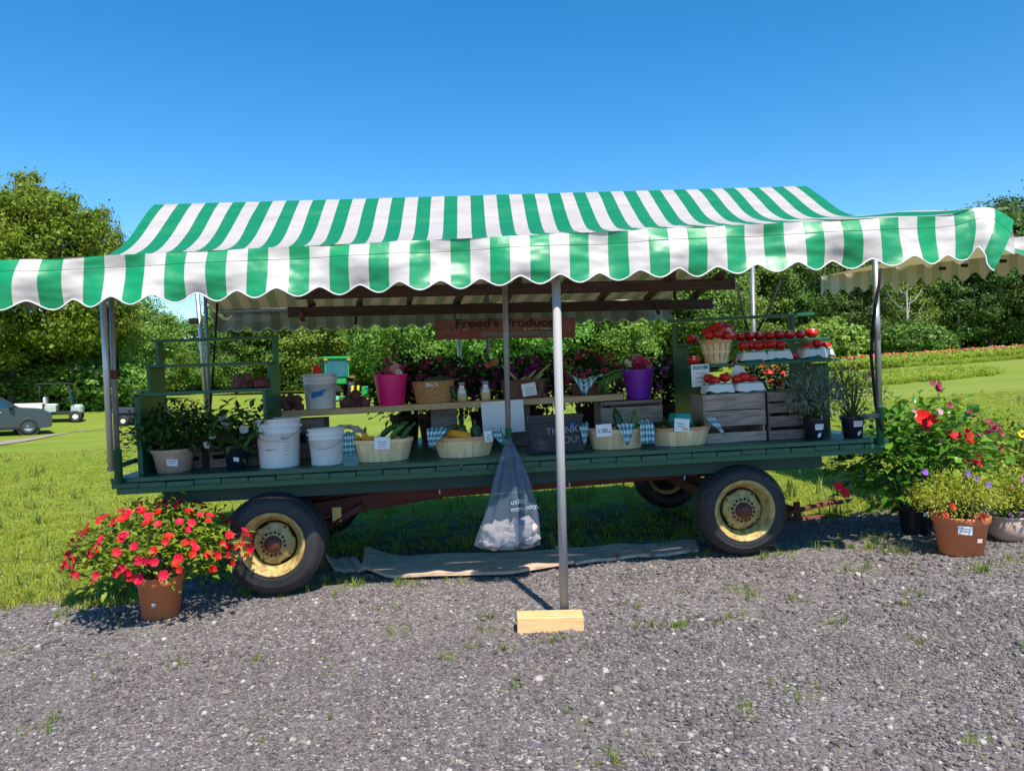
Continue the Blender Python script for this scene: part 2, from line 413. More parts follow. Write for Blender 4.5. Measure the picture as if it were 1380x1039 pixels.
for _ in range(260):      # bigger pale stones
    y = 2.6 + nr.rand() * 3.8; x = (nr.rand() * 2 - 1) * 0.74 * y; s = 0.022 + 0.02 * nr.rand()
    P.append((x, y, gh(x, y) + s * 0.15)); Rt.append((0, 0, nr.rand() * 6.28)); Sc.append((s, s, s)); Ix.append(int(nr.choice([6, 13, 3, 0, 4])))
for _ in range(700):      # pale stones in the lawn's edge on the left
    x = -7 + nr.rand() * 3.6; y = 6.0 + nr.rand() * 1.6
    if n2(x, y, 1.1, 8) < 0.05: continue
    s = 0.018 + 0.02 * nr.rand(); P.append((x, y, gh(x, y) + s * 0.15)); Rt.append((0, 0, nr.rand() * 6.28)); Sc.append((s, s, s)); Ix.append(int(nr.choice([6, 13, 3, 0])))
scatter('gravel', P, Rt, Sc, Ix, protos, 'loose crushed grey gravel covering the yard in front of the wagon')

M_blade = leafmat('grass_blade', (0.22, 0.31, 0.02), (0.50, 0.52, 0.08), 0.5, 0.55, 0.015, 3)
M_blade2 = leafmat('weed_blade', (0.12, 0.20, 0.02), (0.26, 0.31, 0.06), 0.3, 0.55, 0.02, 3)
def tuft(n, h, spread, wd, mat, lean=0.5, seed=0):
    rr = random.Random(seed); V = []; Fc = []
    for i in range(n):
        a = rr.random() * 6.28; r0 = spread * math.sqrt(rr.random()); x, y = r0 * math.cos(a), r0 * math.sin(a)
        hh = h * (0.5 + 0.7 * rr.random()); b_ = rr.random() * 6.28; l = lean * (0.3 + rr.random()) * hh; w_ = wd * (0.6 + 0.6 * rr.random())
        dx, dy = math.cos(b_) * l, math.sin(b_) * l; sx, sy = -math.sin(b_) * w_, math.cos(b_) * w_; k = len(V)
        V += [(x - sx, y - sy, -0.01), (x + sx, y + sy, -0.01), (x + sx * .8 + dx * .35, y + sy * .8 + dy * .35, hh * .6), (x - sx * .8 + dx * .35, y - sy * .8 + dy * .35, hh * .6), (x + dx + sx * .1, y + dy + sy * .1, hh), (x + dx - sx * .1, y + dy - sy * .1, hh)]
        Fc += [(k, k + 1, k + 2, k + 3), (k + 3, k + 2, k + 4, k + 5)]
    return np_mesh('tuft', V, Fc, mat)
lawn_p = [tuft(22, 0.030, 0.09, 0.003, M_blade, 0.9, i) for i in range(4)] + [tuft(14, 0.13, 0.05, 0.004, M_blade2, 0.6, 40 + i) for i in range(3)]
P = []; Rt = []; Sc = []; Ix = []
for _ in range(30000):
    y = 5.2 + 15 * nr.rand() ** 1.6; x = (nr.rand() * 2 - 1) * 0.78 * y
    e = y - edge_y(x) + n2(x, y, 1.3, 4) * 0.9
    if e < 0.1 and nr.rand() > 0.8 * math.exp(-abs(e - 0.1) * 9): continue
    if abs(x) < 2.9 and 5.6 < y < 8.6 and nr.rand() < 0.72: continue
    s = 0.7 + 0.7 * nr.rand(); tall = nr.rand() < (0.10 if abs(x) < 3.2 and y < 9 else 0.02)
    P.append((x, y, gh(x, y))); Rt.append((0, 0, nr.rand() * 6.28)); Sc.append((s * 1.25, s * 1.25, s)); Ix.append(4 + nr.randint(3) if tall else nr.randint(4))
scatter('lawn_grass', P, Rt, Sc, Ix, lawn_p, 'short green lawn grass growing behind and beneath the wagon')
# weeds in the gravel
P = []; Rt = []; Sc = []; Ix = []
clumps = [(535, 852, 1), (598, 885, .8), (683, 876, .7), (655, 832, .8), (663, 850, .9), (850, 817, .7), (875, 842, .9), (915, 843, .7), (984, 835, 1.3), (1000, 797, .9), (1020, 806, .9), (1075, 808, .7), (1125, 842, .8),
          (1086, 936, 1), (48, 986, 1), (90, 828, 1.2), (235, 898, .7), (347, 890, .6), (828, 1024, .8), (1235, 803, .8), (1210, 815, .8), (1150, 770, 1.2), (1165, 740, 1.6), (1180, 725, 1.5), (1120, 735, 1.5), (1215, 745, 1.3),
          (1318, 770, 1.2), (1370, 757, 1.5), (105, 780, 1.6), (80, 795, 1.2), (40, 800, 1.3), (150, 800, 1), (20, 880, .8), (1240, 868, .7), (740, 868, .7), (640, 870, .6), (690, 930, .5), (1305, 1004, .6), (1010, 965, .6),
          (345, 798, 1.3), (330, 800, 1.3), (375, 797, 1.2), (400, 795, 1.3), (420, 790, 1.2), (440, 785, 1.5), (460, 783, 1.5), (475, 788, 1.6), (915, 845, .6), (940, 748, 1.2), (1060, 745, 1.1), (1030, 752, 1), (720, 760, 1), (700, 765, 1.0), (620, 782, .9), (545, 787, .9), (870, 745, 1.3), (900, 742, 1)]
for px, py, k in clumps:
    c0 = gpt(px, py)
    for _ in range(int(13 * k)):
        x = c0.x + nr.randn() * 0.055 * k; y = c0.y + nr.randn() * 0.045 * k; s = (0.28 + 0.35 * nr.rand()) * (1.0 if py < 800 else 0.75)
        P.append((x, y, gh(x, y))); Rt.append((0, 0, nr.rand() * 6.28)); Sc.append((s, s, s * 0.9)); Ix.append(nr.randint(7))
for _ in range(800):
    y = 2.6 + nr.rand() * 3.6; x = (nr.rand() * 2 - 1) * 0.74 * y
    if n2(x, y, 1.5, 20) < 0.22: continue
    s = 0.15 + 0.25 * nr.rand(); P.append((x, y, gh(x, y))); Rt.append((0, 0, nr.rand() * 6.28)); Sc.append((s, s, s)); Ix.append(nr.randint(7))
scatter('gravel_weeds', P, Rt, Sc, Ix, lawn_p, 'small grass weeds sprouting here and there through the gravel')

# flower field on the right, far
M_crop = leafmat('crop_leaf', (0.22, 0.34, 0.03), (0.52, 0.60, 0.09), 0.5, 0.6, 0.03, 0.4)
def crop_mesh(seed, h, n, wd, bloom=None, mats=None):
    rr = random.Random(seed); b = MB()
    for i in range(n):
        p = Vector((rr.gauss(0, wd), rr.gauss(0, wd), rr.random() * h)); d = Vector((rr.gauss(0, 1), rr.gauss(0, 1), rr.random() * 1.4))
        b.leaf(p, d, (0, 0, 1), 0.16 + 0.1 * rr.random(), 0.08)
    if bloom:
        for i in range(bloom):
            c = Vector((rr.gauss(0, wd * 1.1), rr.gauss(0, wd), h * (0.9 + 0.35 * rr.random()))); b.sph(c, (0.08, 0.08, 0.06), 1, mi=1)
    return b.mesh(mats, 'crop', normals=False)
M_zin = [plain('zinnia_' + k, c, 0.6, var=0.15) for k, c in (('red', (0.62, 0.03, 0.03)), ('orange', (0.75, 0.16, 0.04)), ('pink', (0.7, 0.12, 0.25)), ('yellow', (0.8, 0.5, 0.06)), ('white', (0.75, 0.7, 0.62)))]
crops = [crop_mesh(i, 0.45, 60, 0.22, 0, [M_crop]) for i in range(3)] + [crop_mesh(10 + i, 0.5, 55, 0.2, 2, [M_crop, M_zin[(0, 1, 0, 2, 3, 0)[i]]]) for i in range(6)]
P = []; Rt = []; Sc = []; Ix = []
for _ in range(7000):
    y = 27 + 33 * nr.rand(); px = 985 + 480 * nr.rand(); x = (px - 690) / F * y
    if n2(x, y, 0.09, 3) + (y - 46) * 0.03 < -0.15: continue
    fl = y > 47 and nr.rand() < 0.22
    s = (0.8 + 0.5 * nr.rand()) * (0.5 if y < 44 else 0.95)
    P.append((x, y, gh(x, y) - 0.03)); Rt.append((0, 0, nr.rand() * 6.28)); Sc.append((s, s, s)); Ix.append(3 + nr.randint(6) if fl else nr.randint(3))
scatter('flower_field', P, Rt, Sc, Ix, crops, 'field of leafy crop rows with red and orange flowers along its far edge')

# ------------------------------------------------------------ trees
M_bark = plain('bark', (0.13, 0.105, 0.085), 0.95, var=0.35, nscale=5, bump=0.8, bscale=14, stretch=(3, 3, 0.6))
M_tl = [leafmat('leaf_maple', (0.055, 0.115, 0.006), (0.30, 0.38, 0.022), 0.35, 0.5, 0.01, 0.35),
        leafmat('leaf_wood', (0.055, 0.13, 0.018), (0.26, 0.41, 0.06), 0.3, 0.5, 0.03, 0.3, 0.6),
        leafmat('leaf_dark', (0.03, 0.075, 0.015), (0.13, 0.22, 0.035), 0.3, 0.5, 0.02, 0.3, 0.5)]
def crown_mesh(seed, rx, rz, ncl, per, leaf, mat, cr=1.0, low=0.15, zc=None):
    r_ = np.random.RandomState(seed); zc = rz if zc is None else zc
    d = r_.randn(ncl, 3); d /= np.linalg.norm(d, axis=1)[:, None]
    rad = 0.45 + 0.55 * r_.rand(ncl) ** 0.45
    wob = np.array([1 + 0.28 * noise.noise(Vector(q * 1.6) + Vector((seed * 3.1, 0, 0))) for q in d])
    c = d * (rad * wob)[:, None] * np.array([rx, rx, rz]); keep = c[:, 2] > -rz * (1 - low); c = c[keep]; d = d[keep]
    Vs = []
    for k in range(len(c)):
        n_ = per; s_ = cr * (0.6 + 0.7 * r_.rand())
        off = r_.randn(n_, 3) * np.array([s_, s_, s_ * 0.55]) * 0.42
        ct = c[k] + off
        nrm = r_.randn(n_, 3) * 0.75 + off / (np.linalg.norm(off, axis=1)[:, None] + .01) * 1.0 + d[k] * 0.6 + np.array([0, 0, 0.45]); nrm /= np.linalg.norm(nrm, axis=1)[:, None]
        t = np.cross(nrm, r_.randn(n_, 3)); t /= np.linalg.norm(t, axis=1)[:, None]; bt = np.cross(nrm, t)
        sz = leaf * (0.6 + 0.7 * r_.rand(n_))[:, None]
        Vs.append(np.stack([ct - t * sz * .5, ct + bt * sz * .36 + nrm * sz * .08, ct + t * sz * .55, ct - bt * sz * .36 + nrm * sz * .08], 1).reshape(-1, 3))
    V = np.concatenate(Vs); V[:, 2] += zc
    return np_mesh('crown', V, np.arange(len(V)).reshape(-1, 4), mat), c + np.array([0, 0, zc])
def trunk_mesh(seed, h, r, tips, nb=9):
    rr = random.Random(seed); b = MB(); pts = [Vector((0, 0, -0.2))]
    for i in range(1, 6): pts.append(Vector((rr.gauss(0, 0.05) * i * h / 20, rr.gauss(0, 0.05) * i * h / 20, h * i / 5)))
    b.tube(pts, [r * 1.25, r, r * .85, r * .68, r * .5, r * .2], 9)
    for i in range(nb):
        tp = Vector(tips[rr.randrange(len(tips))]); k = 1.5 + 2.7 * rr.random(); i0 = int(k); p = pts[i0].lerp(pts[min(5, i0 + 1)], k - i0)
        if tp.z < p.z: tp.z = p.z + 0.5
        m_ = p.lerp(tp, 0.5) + Vector((0, 0, 0.12 * (tp - p).length)); b.tube([p, m_, tp], [r * .38, r * .24, r * .05], 6)
    return b.mesh(M_bark, 'trunk')
KIND = {}
for key, (seed, rx, rz, ncl, per, leaf, mi, cr, h, tr, zc) in {
        'maple': (3, 5.2, 5.4, 250, 170, 0.21, 0, 1.2, 9, 0.26, 7.2), 'maple_b': (31, 4.6, 5.0, 230, 170, 0.21, 0, 1.15, 9, 0.24, 6.6),
        'wood_a': (5, 4.2, 5.2, 150, 190, 0.235, 1, 1.3, 8, 0.22, 5.6), 'wood_b': (8, 4.8, 4.6, 155, 190, 0.235, 1, 1.35, 8, 0.24, 5.0), 'wood_c': (12, 3.6, 5.6, 140, 190, 0.235, 1, 1.2, 9, 0.2, 6.0),
        'dark_a': (15, 4.4, 6.4, 150, 170, 0.26, 2, 1.35, 10, 0.26, 7.2), 'dark_b': (19, 3.8, 6.8, 145, 170, 0.26, 2, 1.3, 11, 0.24, 7.4), 'bush': (23, 2.0, 1.6, 150, 50, 0.2, 1, 0.5, 2, 0.07, 1.4)}.items():
    cm, tips = crown_mesh(seed, rx, rz, ncl, per, leaf, M_tl[mi], cr, zc=zc)
    KIND[key] = (cm, trunk_mesh(seed, h, tr, tips), zc + rz)
def tree(kind, px, Y, H, wid=1.0, label='', group=None, rot=None, name='tree', dz=0.0):
    cm, tm, h0 = KIND[kind]; p = gxy(px, Y); s = H / h0; k = s * wid
    M = Matrix.Translation((p.x, p.y, gh(p.x, p.y) + dz)) @ Matrix.Rotation(rng.random() * 6.28 if rot is None else rot, 4, 'Z') @ Matrix.Diagonal((k, k, s, 1))
    t = thing(name, label, 'bush' if kind == 'bush' else 'tree', M, group); mobj('crown', cm, t); mobj('trunk', tm, t); return t
tree('maple', 18, 42, 12.8, 1.0, 'tall sunlit maple at the left edge, behind the parked car', 'maples on the left')
tree('maple_b', 66, 45, 13.2, 0.7, 'tall maple with a straight trunk behind the green utility cart, its top highest', 'maples on the left')
tree('maple_b', 130, 48, 12.0, 0.5, 'maple sloping down to the right, touching the left end of the awning', 'maples on the left')
tree('maple', -90, 36, 11.2, 0.9, 'maple cut off by the left edge of the picture', 'maples on the left')
tree('wood_b', 165, 55, 8.0, 1.0, 'light green tree seen beside the left awning poles', 'trees along the far lawn')
near = ['left of the upright black strap', 'seen through the upper gap of the left shelf stand', 'right of the left shelf stand', 'above the white bucket with blue tape', 'behind the tractor cab', 'right of the tractor', 'above the hot pink pail',
        'above the wicker basket of cucumbers', 'left of the thin rear pole', 'behind the hanging wooden sign', 'behind the long awning pole', 'right of the hanging wooden sign', 'above the purple pail', 'left of the tomato stand', 'behind the bushel of tomatoes', 'above the row of labelled tomatoes']
pos = [(215, 72, 7.6), (262, 76, 7.4), (318, 70, 10), (372, 66, 11), (425, 70, 12.2), (482, 66, 11), (535, 63, 10.2), (590, 68, 12), (640, 64, 10.8), (692, 67, 11.8), (742, 63, 10.6), (795, 66, 11.6), (845, 62, 10.8), (900, 66, 11.8), (955, 70, 12.2), (1010, 72, 11.5)]
for i, ((px, Y, H), s_) in enumerate(zip(pos, near)):
    tree(('wood_a', 'wood_b', 'wood_c', 'wood_b', 'wood_a')[i % 5], px, Y + (0, 7, -3, 5)[i % 4], H + (0, .9, -.8, .5)[i % 4], (.98, 1.08, .9, 1.0)[i % 4], 'green far tree ' + s_, 'trees along the far lawn')
rp = [(1062, 78, 13.5, 'dark_b', 'green tree of the right hand woods, above the right end of the tomato stand'), (1105, 84, 15, 'dark_a', 'dark tree of the woods, left of the right awning pole'), (1150, 74, 11.5, 'dark_a', 'green tree of the woods, just left of the right awning pole'),
      (1205, 78, 12.5, 'wood_c', 'yellow green tree of the woods, just right of the right awning pole'), (1245, 88, 15.5, 'dark_b', 'dark tree behind the pale bare dead tree'), (1292, 82, 13.5, 'dark_a', 'dark rounded tree above the red flower rows'), (1335, 86, 15, 'dark_b', 'tall dark tree near the right edge, under the second awning'),
      (1385, 82, 14.5, 'dark_a', 'dark tree cut by the right edge of the picture'), (1430, 84, 15, 'dark_b', 'dark tree beyond the right edge of the picture'), (1400, 112, 23, 'dark_a', 'tall hilltop tree showing above the right corner of the awning'), (1352, 120, 19.5, 'dark_b', 'hilltop tree with bare sky beside it, left of the tallest one'), (1455, 108, 26, 'dark_a', 'hilltop tree beyond the right edge of the picture')]
for px, Y, H, k, lb in rp: tree(k, px, Y, H, 1.0, lb, 'trees of the right hand woods')
tree('bush', 1232, 66, 3.4, 1.3, 'low bright green bush in front of the dark woods, right of the right pole', 'bushes at the edge of the woods', name='bush')
tree('bush', 1120, 68, 4.2, 1.2, 'rounded grey green bush beside the tomato stand, before the woods', 'bushes at the edge of the woods', name='bush')
tree('bush', 95, 44, 3.0, 1.5, 'leafy undergrowth bush behind the green utility cart', 'bushes under the maples', name='bush')
tree('bush', 20, 44, 3.2, 1.5, 'leafy undergrowth bush behind the parked car', 'bushes under the maples', name='bush')
tree('bush', 150, 47, 2.8, 1.5, 'leafy undergrowth bush between the two carts', 'bushes under the maples', name='bush')
# a bare dead tree and the mass of woods behind
M_dead = plain('dead_wood', (0.42, 0.39, 0.36), 0.9, var=0.2, nscale=6)
b = MB(); rr = random.Random(3)
b.tube([(0, 0, -.2), (.15, 0, 3), (.1, 0, 6), (.5, 0, 8.6)], [.14, .11, .07, .02], 6)
for i in range(12):
    z = 1.5 + 0.5 * i; a = rr.random() * 6.28; l = 1.1 + rr.random() * 1.4; p = Vector((.13, 0, z))
    b.tube([p, p + Vector((math.cos(a) * l * .5, math.sin(a) * l * .5, .5)), p + Vector((math.cos(a) * l, math.sin(a) * l, 1.1 + rr.random()))], [.045, .03, .01], 5)
p = gxy(1222, 70); tag(b.obj('dead_tree', M_dead, None, Matrix.Translation((p.x, p.y, gh(p.x, p.y)))), 'bare pale dead tree standing before the dark woods on the right', 'tree')
Vm = []
mass, _ = crown_mesh(77, 6, 6, 260, 110, 0.36, M_tl[2], 1.7, zc=5.5)
P = []; Rt = []; Sc = []; Ix = []
for i in range(60):
    px = -150 + i * 28; Y = (86 if px < 950 else 104) + nr.rand() * 8; q = gxy(px, Y); H = (0.75 if px < 330 else 1.0) + 0.15 * nr.rand() + (0.35 if px > 1000 else 0) + (0.25 if px > 1300 else 0)
    if 180 < px < 320: H = 0.55
    P.append((q.x, q.y, gh(q.x, q.y) - 0.8)); Rt.append((0, 0, nr.rand() * 6.28)); Sc.append((H, H, H)); Ix.append(0)
scatter('distant_woods', P, Rt, Sc, Ix, [mass], 'dense dark woods closing off the view behind the nearer trees')
# ------------------------------------------------------------ wagon
M_green = plain('green_paint', (0.011, 0.115, 0.058), 0.38, var=0.2, nscale=4, bump=0.25, bscale=45, dirt=(0.06, 0.09, 0.07), dirt_amt=0.45, stretch=(1, 1, 3))
M_greenw = plain('green_paint_worn', (0.014, 0.10, 0.06), 0.33, var=0.25, nscale=5, bump=0.35, bscale=30, dirt=(0.09, 0.11, 0.10), dirt_amt=0.55, stretch=(3, .6, 3))
M_dgreen = plain('dark_green_beam', (0.008, 0.045, 0.03), 0.6, var=0.25, nscale=4, bump=0.3)
M_maroon = plain('maroon_steel', (0.10, 0.018, 0.016), 0.7, var=0.3, nscale=5, bump=0.4, bscale=30, dirt=(0.09, 0.04, 0.02), dirt_amt=0.7)
M_rust = plain('rusty_iron', (0.17, 0.055, 0.035), 0.85, var=0.3, nscale=14, bump=0.5, bscale=50)
M_rubber = plain('tyre_rubber', (0.022, 0.022, 0.025), 0.62, var=0.3, nscale=7, bump=0.3, bscale=40, dirt=(0.10, 0.095, 0.09), dirt_amt=0.3)
M_rim = plain('cream_rim_paint', (0.56, 0.42, 0.15), 0.5, var=0.15, nscale=11, bump=0.2, bscale=40, dirt=(0.17, 0.075, 0.028), dirt_amt=0.8, dlo=0.43)
M_hub = plain('red_hub_paint', (0.12, 0.03, 0.022), 0.5, var=0.3, nscale=20, bump=0.3)
M_blackhole = plain('dark_recess', (0.02, 0.018, 0.016), 0.9)
M_galv = plain('galvanised_steel', (0.50, 0.52, 0.54), 0.42, 0.75, var=0.15, nscale=12, bump=0.1, bscale=80)
M_galvd = plain('dull_steel', (0.30, 0.31, 0.32), 0.5, 0.55, var=0.2, nscale=12, dirt=(0.15, 0.08, 0.05), dirt_amt=0.5)
M_white_pole = plain('white_steel_pole', (0.42, 0.41, 0.41), 0.65, 0.0, var=0.12, nscale=15, bump=0.12, bscale=50, dirt=(0.4, 0.38, 0.36), dirt_amt=0.4, stretch=(3, 3, .5))
M_reflector = plain('yellow_plate', (0.55, 0.40, 0.12), 0.5, var=0.2)
M_black = plain('black_rubber', (0.012, 0.012, 0.013), 0.75, var=0.2, spec=0.3)
L0, L1, DD = -2.84, 2.84, 2.35          # deck ends and depth
gx = lambda u, v: W @ Vector((u, v, 0))
wagon = thing('hay_wagon', 'dark green wooden hay wagon on two cream rimmed wheels, loaded with produce', 'wagon', WM(0, 0, 0))
b0 = {}
n = 30; pw = (L1 - L0) / n
for i in range(n):
    k = i % 3
    if k not in b0:
        b = MB(); b.box((0, DD / 2 + 0.006 - 0.004 * k, 0), (pw - 0.004 - 0.001 * k, DD, 0.036), bev=0.004); b0[k] = b.mesh(M_greenw, 'plank')
    mobj('plank', b0[k], wagon, Matrix.Translation((L0 + pw * (i + .5), 0.0, -0.056 - 0.0022 * ((i * 7) % 3))))
# thin top sheet boards over the planks (long, running the length of the deck)
for j in range(12):
    w_ = DD / 12
    b = MB(); b.box((0, 0, 0), (L1 - L0, w_ - 0.005, 0.034), bev=0.004)
    b.obj('deck_board', M_greenw, wagon, Matrix.Translation((0, w_ * (j + .5), -0.018 - 0.0012 * (j % 2))))
def wbox(name, c, d, mat, bev=0.004, parent=wagon, Rm=None, label=None):
    b = MB(); b.box((0, 0, 0), d, None, bev); M = Matrix.Translation(c)
    if Rm is not None: M = M @ Rm.to_4x4()
    o = b.obj(name, mat, parent, M)
    if label: o['label'] = label
    return o
wbox('side_rail', (0, 0.055, -0.098), (L1 - L0 - 0.05, 0.045, 0.045), M_green)
wbox('side_rail', (0, DD - 0.06, -0.098), (L1 - L0 - 0.05, 0.045, 0.045), M_green)
wbox('side_beam', (-0.08, 0.16, -0.155), (L1 - L0 - 0.75, 0.05, 0.13), M_dgreen)
wbox('side_beam', (-0.08, DD - 0.16, -0.155), (L1 - L0 - 0.75, 0.05, 0.13), M_dgreen)
for i in range(7): wbox('cross_beam', (L0 + 0.45 + i * (L1 - L0 - 0.9) / 6, DD / 2, -0.135), (0.05, DD - 0.5, 0.085), M_dgreen)
for x in (-1.66, -0.55, 0.42, 1.3, 2.2):
    b = MB(); b.tube([(0, 0, 0), (0, 0, -0.035)], 0.006, 6); b.obj('bolt', M_galv, wagon, Matrix.Translation((x, 0.13, -0.22)))
# running gear
wheel_u = [du(367, 0.25, -0.35), du(1004.5, 0.25, -0.28)]
for i, (u0, rr_, wz) in enumerate(((dk(366, 736, 0.02)[0], 0.365, dk(366, 735, 0.02)[1]), (dk(1005, 689, 0.02)[0], 0.337, dk(1005, 689, 0.02)[1]))):
    for side in (0, 1):
        v0 = 0.03 if side == 0 else DD - 0.03
        wh = thing('wheel', None, None); wh.parent = wagon
        wh.matrix_basis = Matrix.Translation((u0, v0, wz)) @ Matrix.Rotation(0 if side == 0 else math.pi, 4, 'Z')
        Mx = Matrix.Rotation(math.pi / 2, 4, 'X')      # lathe axis z -> -y (towards the camera)
        r1 = 0.222 if i == 0 else 0.222; T = 0.27
        b = MB()
        prof = [(r1 - .012, -.03), (r1 + .012, -.006), (r1 + .04, .0), (r1 + .045, -.004), (rr_ * .82, .006), (rr_ * .84, .002), (rr_ * .92, -.012), (rr_ * .925, -.016), (rr_ * .975, -.04)]
        nr_ = 4
        for q in range(nr_):
            z = -.05 - q * (T - .1) / nr_; dz = (T - .1) / nr_
            prof += [(rr_, z), (rr_, z - dz * .72), (rr_ - .012, z - dz * .76), (rr_ - .012, z - dz * .96)]
        prof += [(rr_ * .975, -T + .04), (rr_ * .85, -T), (r1 + .02, -T), (r1 - .01, -T + .03)]
        b.lathe(prof, 72, Mx, cap=False); b.obj('tyre', M_rubber, wh)
        b = MB()
        b.lathe([(r1 + .004, -.016), (r1 + .012, -.004), (r1 + .006, .004), (r1 - .004, .0), (r1 - .014, -.012), (r1 - .03, -.03), (r1 - .034, -.062), (r1 - .055, -.075), (r1 - .06, -.15), (r1 - .058, -.16), (r1 - .02, -.16)], 64, Mx, cap=False)
        b.obj('rim', M_rim, wh)
        b = MB()
        def scal(a, z, r1=r1): return 1.0
        # dished centre disc with four scooped openings at its edge
        nn = 64; prof = [(r1 - .068, -.085), (r1 - .075, -.070), (r1 - .09, -.062), (r1 - .125, -.055), (.075, -.040), (.05, -.036)]
        b.lathe(prof, nn, Mx, fn=lambda a, z: (0.93 if (math.cos(4 * (a - .5)) > 0.55 and z < -.068) else 1.0))
        b.obj('wheel_disc', M_rim, wh)
        b = MB(); b.lathe([(r1 - .05, -.12), (r1 - .05, -.116), (.02, -.116)], 32, Mx); b.obj('back_plate', M_blackhole, wh)
        b = MB(); b.lathe([(.062, -.045), (.062, -.018), (.055, -.008), (.048, -.006), (.046, .004), (.030, .012), (.010, .014)], 32, Mx); b.obj('hub', M_hub, wh)
        bm_b = MB(); bm_b.lathe([(.0105, 0), (.0105, .012), (.007, .014)], 6, Mx); bmesh_ = bm_b.mesh(M_rust, 'bolt')
        hm = MB(); hm.lathe([(.0105, 0), (.0105, .0012), (.004, .0012)], 12, Mx); hmesh = hm.mesh(M_blackhole, 'hole')
        for q in range(8):
            a = q * math.pi / 4 + .2; mobj('bolt', bmesh_, wh, Matrix.Translation((math.cos(a) * .082, .041, math.sin(a) * .082)))
            mobj('bolt_hole', hmesh, wh, Matrix.Translation((math.cos(a + .39) * .084, .0405, math.sin(a + .39) * .084)))
        for q in range(4):
            a = q * math.pi / 2 + .95; r_ = r1 - .083
            b = MB(); b.box((0, 0, 0), (.016, .012, .016), bev=.002); b.obj('clip', M_rust, wh, Matrix.Translation((math.cos(a) * r_, .062, math.sin(a) * r_)) @ Matrix.Rotation(-a, 4, 'Y'))
    wbox('axle', (u0, DD / 2, wz), (0.09, DD - 0.3, 0.09), M_maroon)
    wbox('bolster', (u0, DD / 2, -0.26), (0.12, DD - 0.75, 0.13), M_maroon)
    for s_ in (-1, 1):
        b = MB(); b.bar((u0, DD / 2 + s_ * 0.75, wz), (u0, DD / 2 + s_ * 0.55, -0.25), 0.07, 0.05); b.obj('stanchion', M_maroon, wagon)
ua, ub = dk(366, 736, .02)[0], dk(1005, 689, .02)[0]
b = MB(); b.bar((ua - .1, 0.62, -0.335), (ub + .1, 0.62, -0.25), 0.07, 0.10, .006); b.obj('frame_rail', M_maroon, wagon)
b = MB(); b.bar((ua - .1, DD - .62, -0.335), (ub + .1, DD - .62, -0.25), 0.07, 0.10, .006); b.obj('frame_rail', M_maroon, wagon)
b = MB(); b.bar((ua, 0.42, -0.40), (0.1, 0.95, -0.27), 0.06, 0.13, .006); b.obj('brace', M_maroon, wagon)
u_, w_ = dk(454, 693, .36); wbox('plate', (u_, .36, w_), (.07, .012, .11), M_reflector, .003)
b = MB(); b.tube([(u_ - .06, .38, w_ - .08), (u_ + .2, .38, w_ + .06)], .03, 8); b.obj('plate_bracket', M_maroon, wagon)
# drawbar and hitch to the right
ht = at(1133, 685, 6.75); hl = Wi @ ht
b = MB(); b.bar((ub, DD / 2, -0.42), (hl.x - .35, 1.25, hl.z - .03), .07, .07, .006); b.obj('drawbar', M_maroon, wagon)
b = MB(); b.bar((hl.x - .45, 1.2, hl.z - .05), (hl.x, 1.2, hl.z + .03), .06, .035, .006); b.bar((hl.x - .4, 1.22, hl.z - .11), (hl.x - .05, 1.22, hl.z - .1), .06, .03, .006)
b.bar((hl.x - .33, 1.2, hl.z - .12), (hl.x - .33, 1.2, hl.z + .05), .04, .05, .004); b.lathe([(.05, -.012), (.07, -.012), (.07, .012), (.05, .012), (.05, -.012)], 16, Matrix.Translation((hl.x + .04, 1.2, hl.z + .03))); b.obj('hitch', M_rust, wagon)
# stake pockets (green pipes) that hold the awning poles
def pocket(px, ytop, ybot, v, r=0.028):
    u, w1 = dk(px, ytop, v); _, w0 = dk(px, ybot, v)
    b = MB(); b.lathe([(r, w0), (r, w1 - .01), (r + .003, w1 - .008), (r + .003, w1), (r - .006, w1)], 20, Matrix.Translation((u, v, 0))); b.obj('stake_pocket', M_green, wagon); return u, w1
pocket(158, 606, 652, -.03); pocket(685, 578, 632, -.035, .024); pocket(1185, 547, 600, -.03)
b = MB(); b.tube([(du(150, .0, .0), -.03, dk(150, 632, 0)[1]), (du(188, .25, .06), .2, dk(186, 620, .2)[1])], .018, 8); b.obj('brace_pipe', M_green, wagon)
b = MB(); u, w = dk(1180, 562, -.05)
for q in range(3): b.tube([(u + .05 * math.cos(a) - .02, -.03 + .045 * math.sin(a), w + .012 * q + .006 * math.sin(3 * a)) for a in [t * .5 for t in range(14)]], .004, 6, 0)
b.tube([(u - .02, -.06, w), (u - .10, -.05, w + .03), (u - .12, -.05, w + .01)], .004, 6); b.obj('wire', M_galvd, wagon)
b = MB(); u, w = dk(1174, 575, -.05); b.sph((u, -.05, w), (.016, .016, .016), 2); b.obj('knob', M_black, wagon)
# hook of wire at the left pocket
b = MB(); u, w = dk(163, 618, -.04); b.tube([(u, -.04, w), (u + .04, -.04, w - .02), (u + .06, -.04, w + .005), (u + .04, -.04, w + .02), (u, -.04, w + .008)], .003, 6); b.obj('wire_loop', M_galvd, wagon)

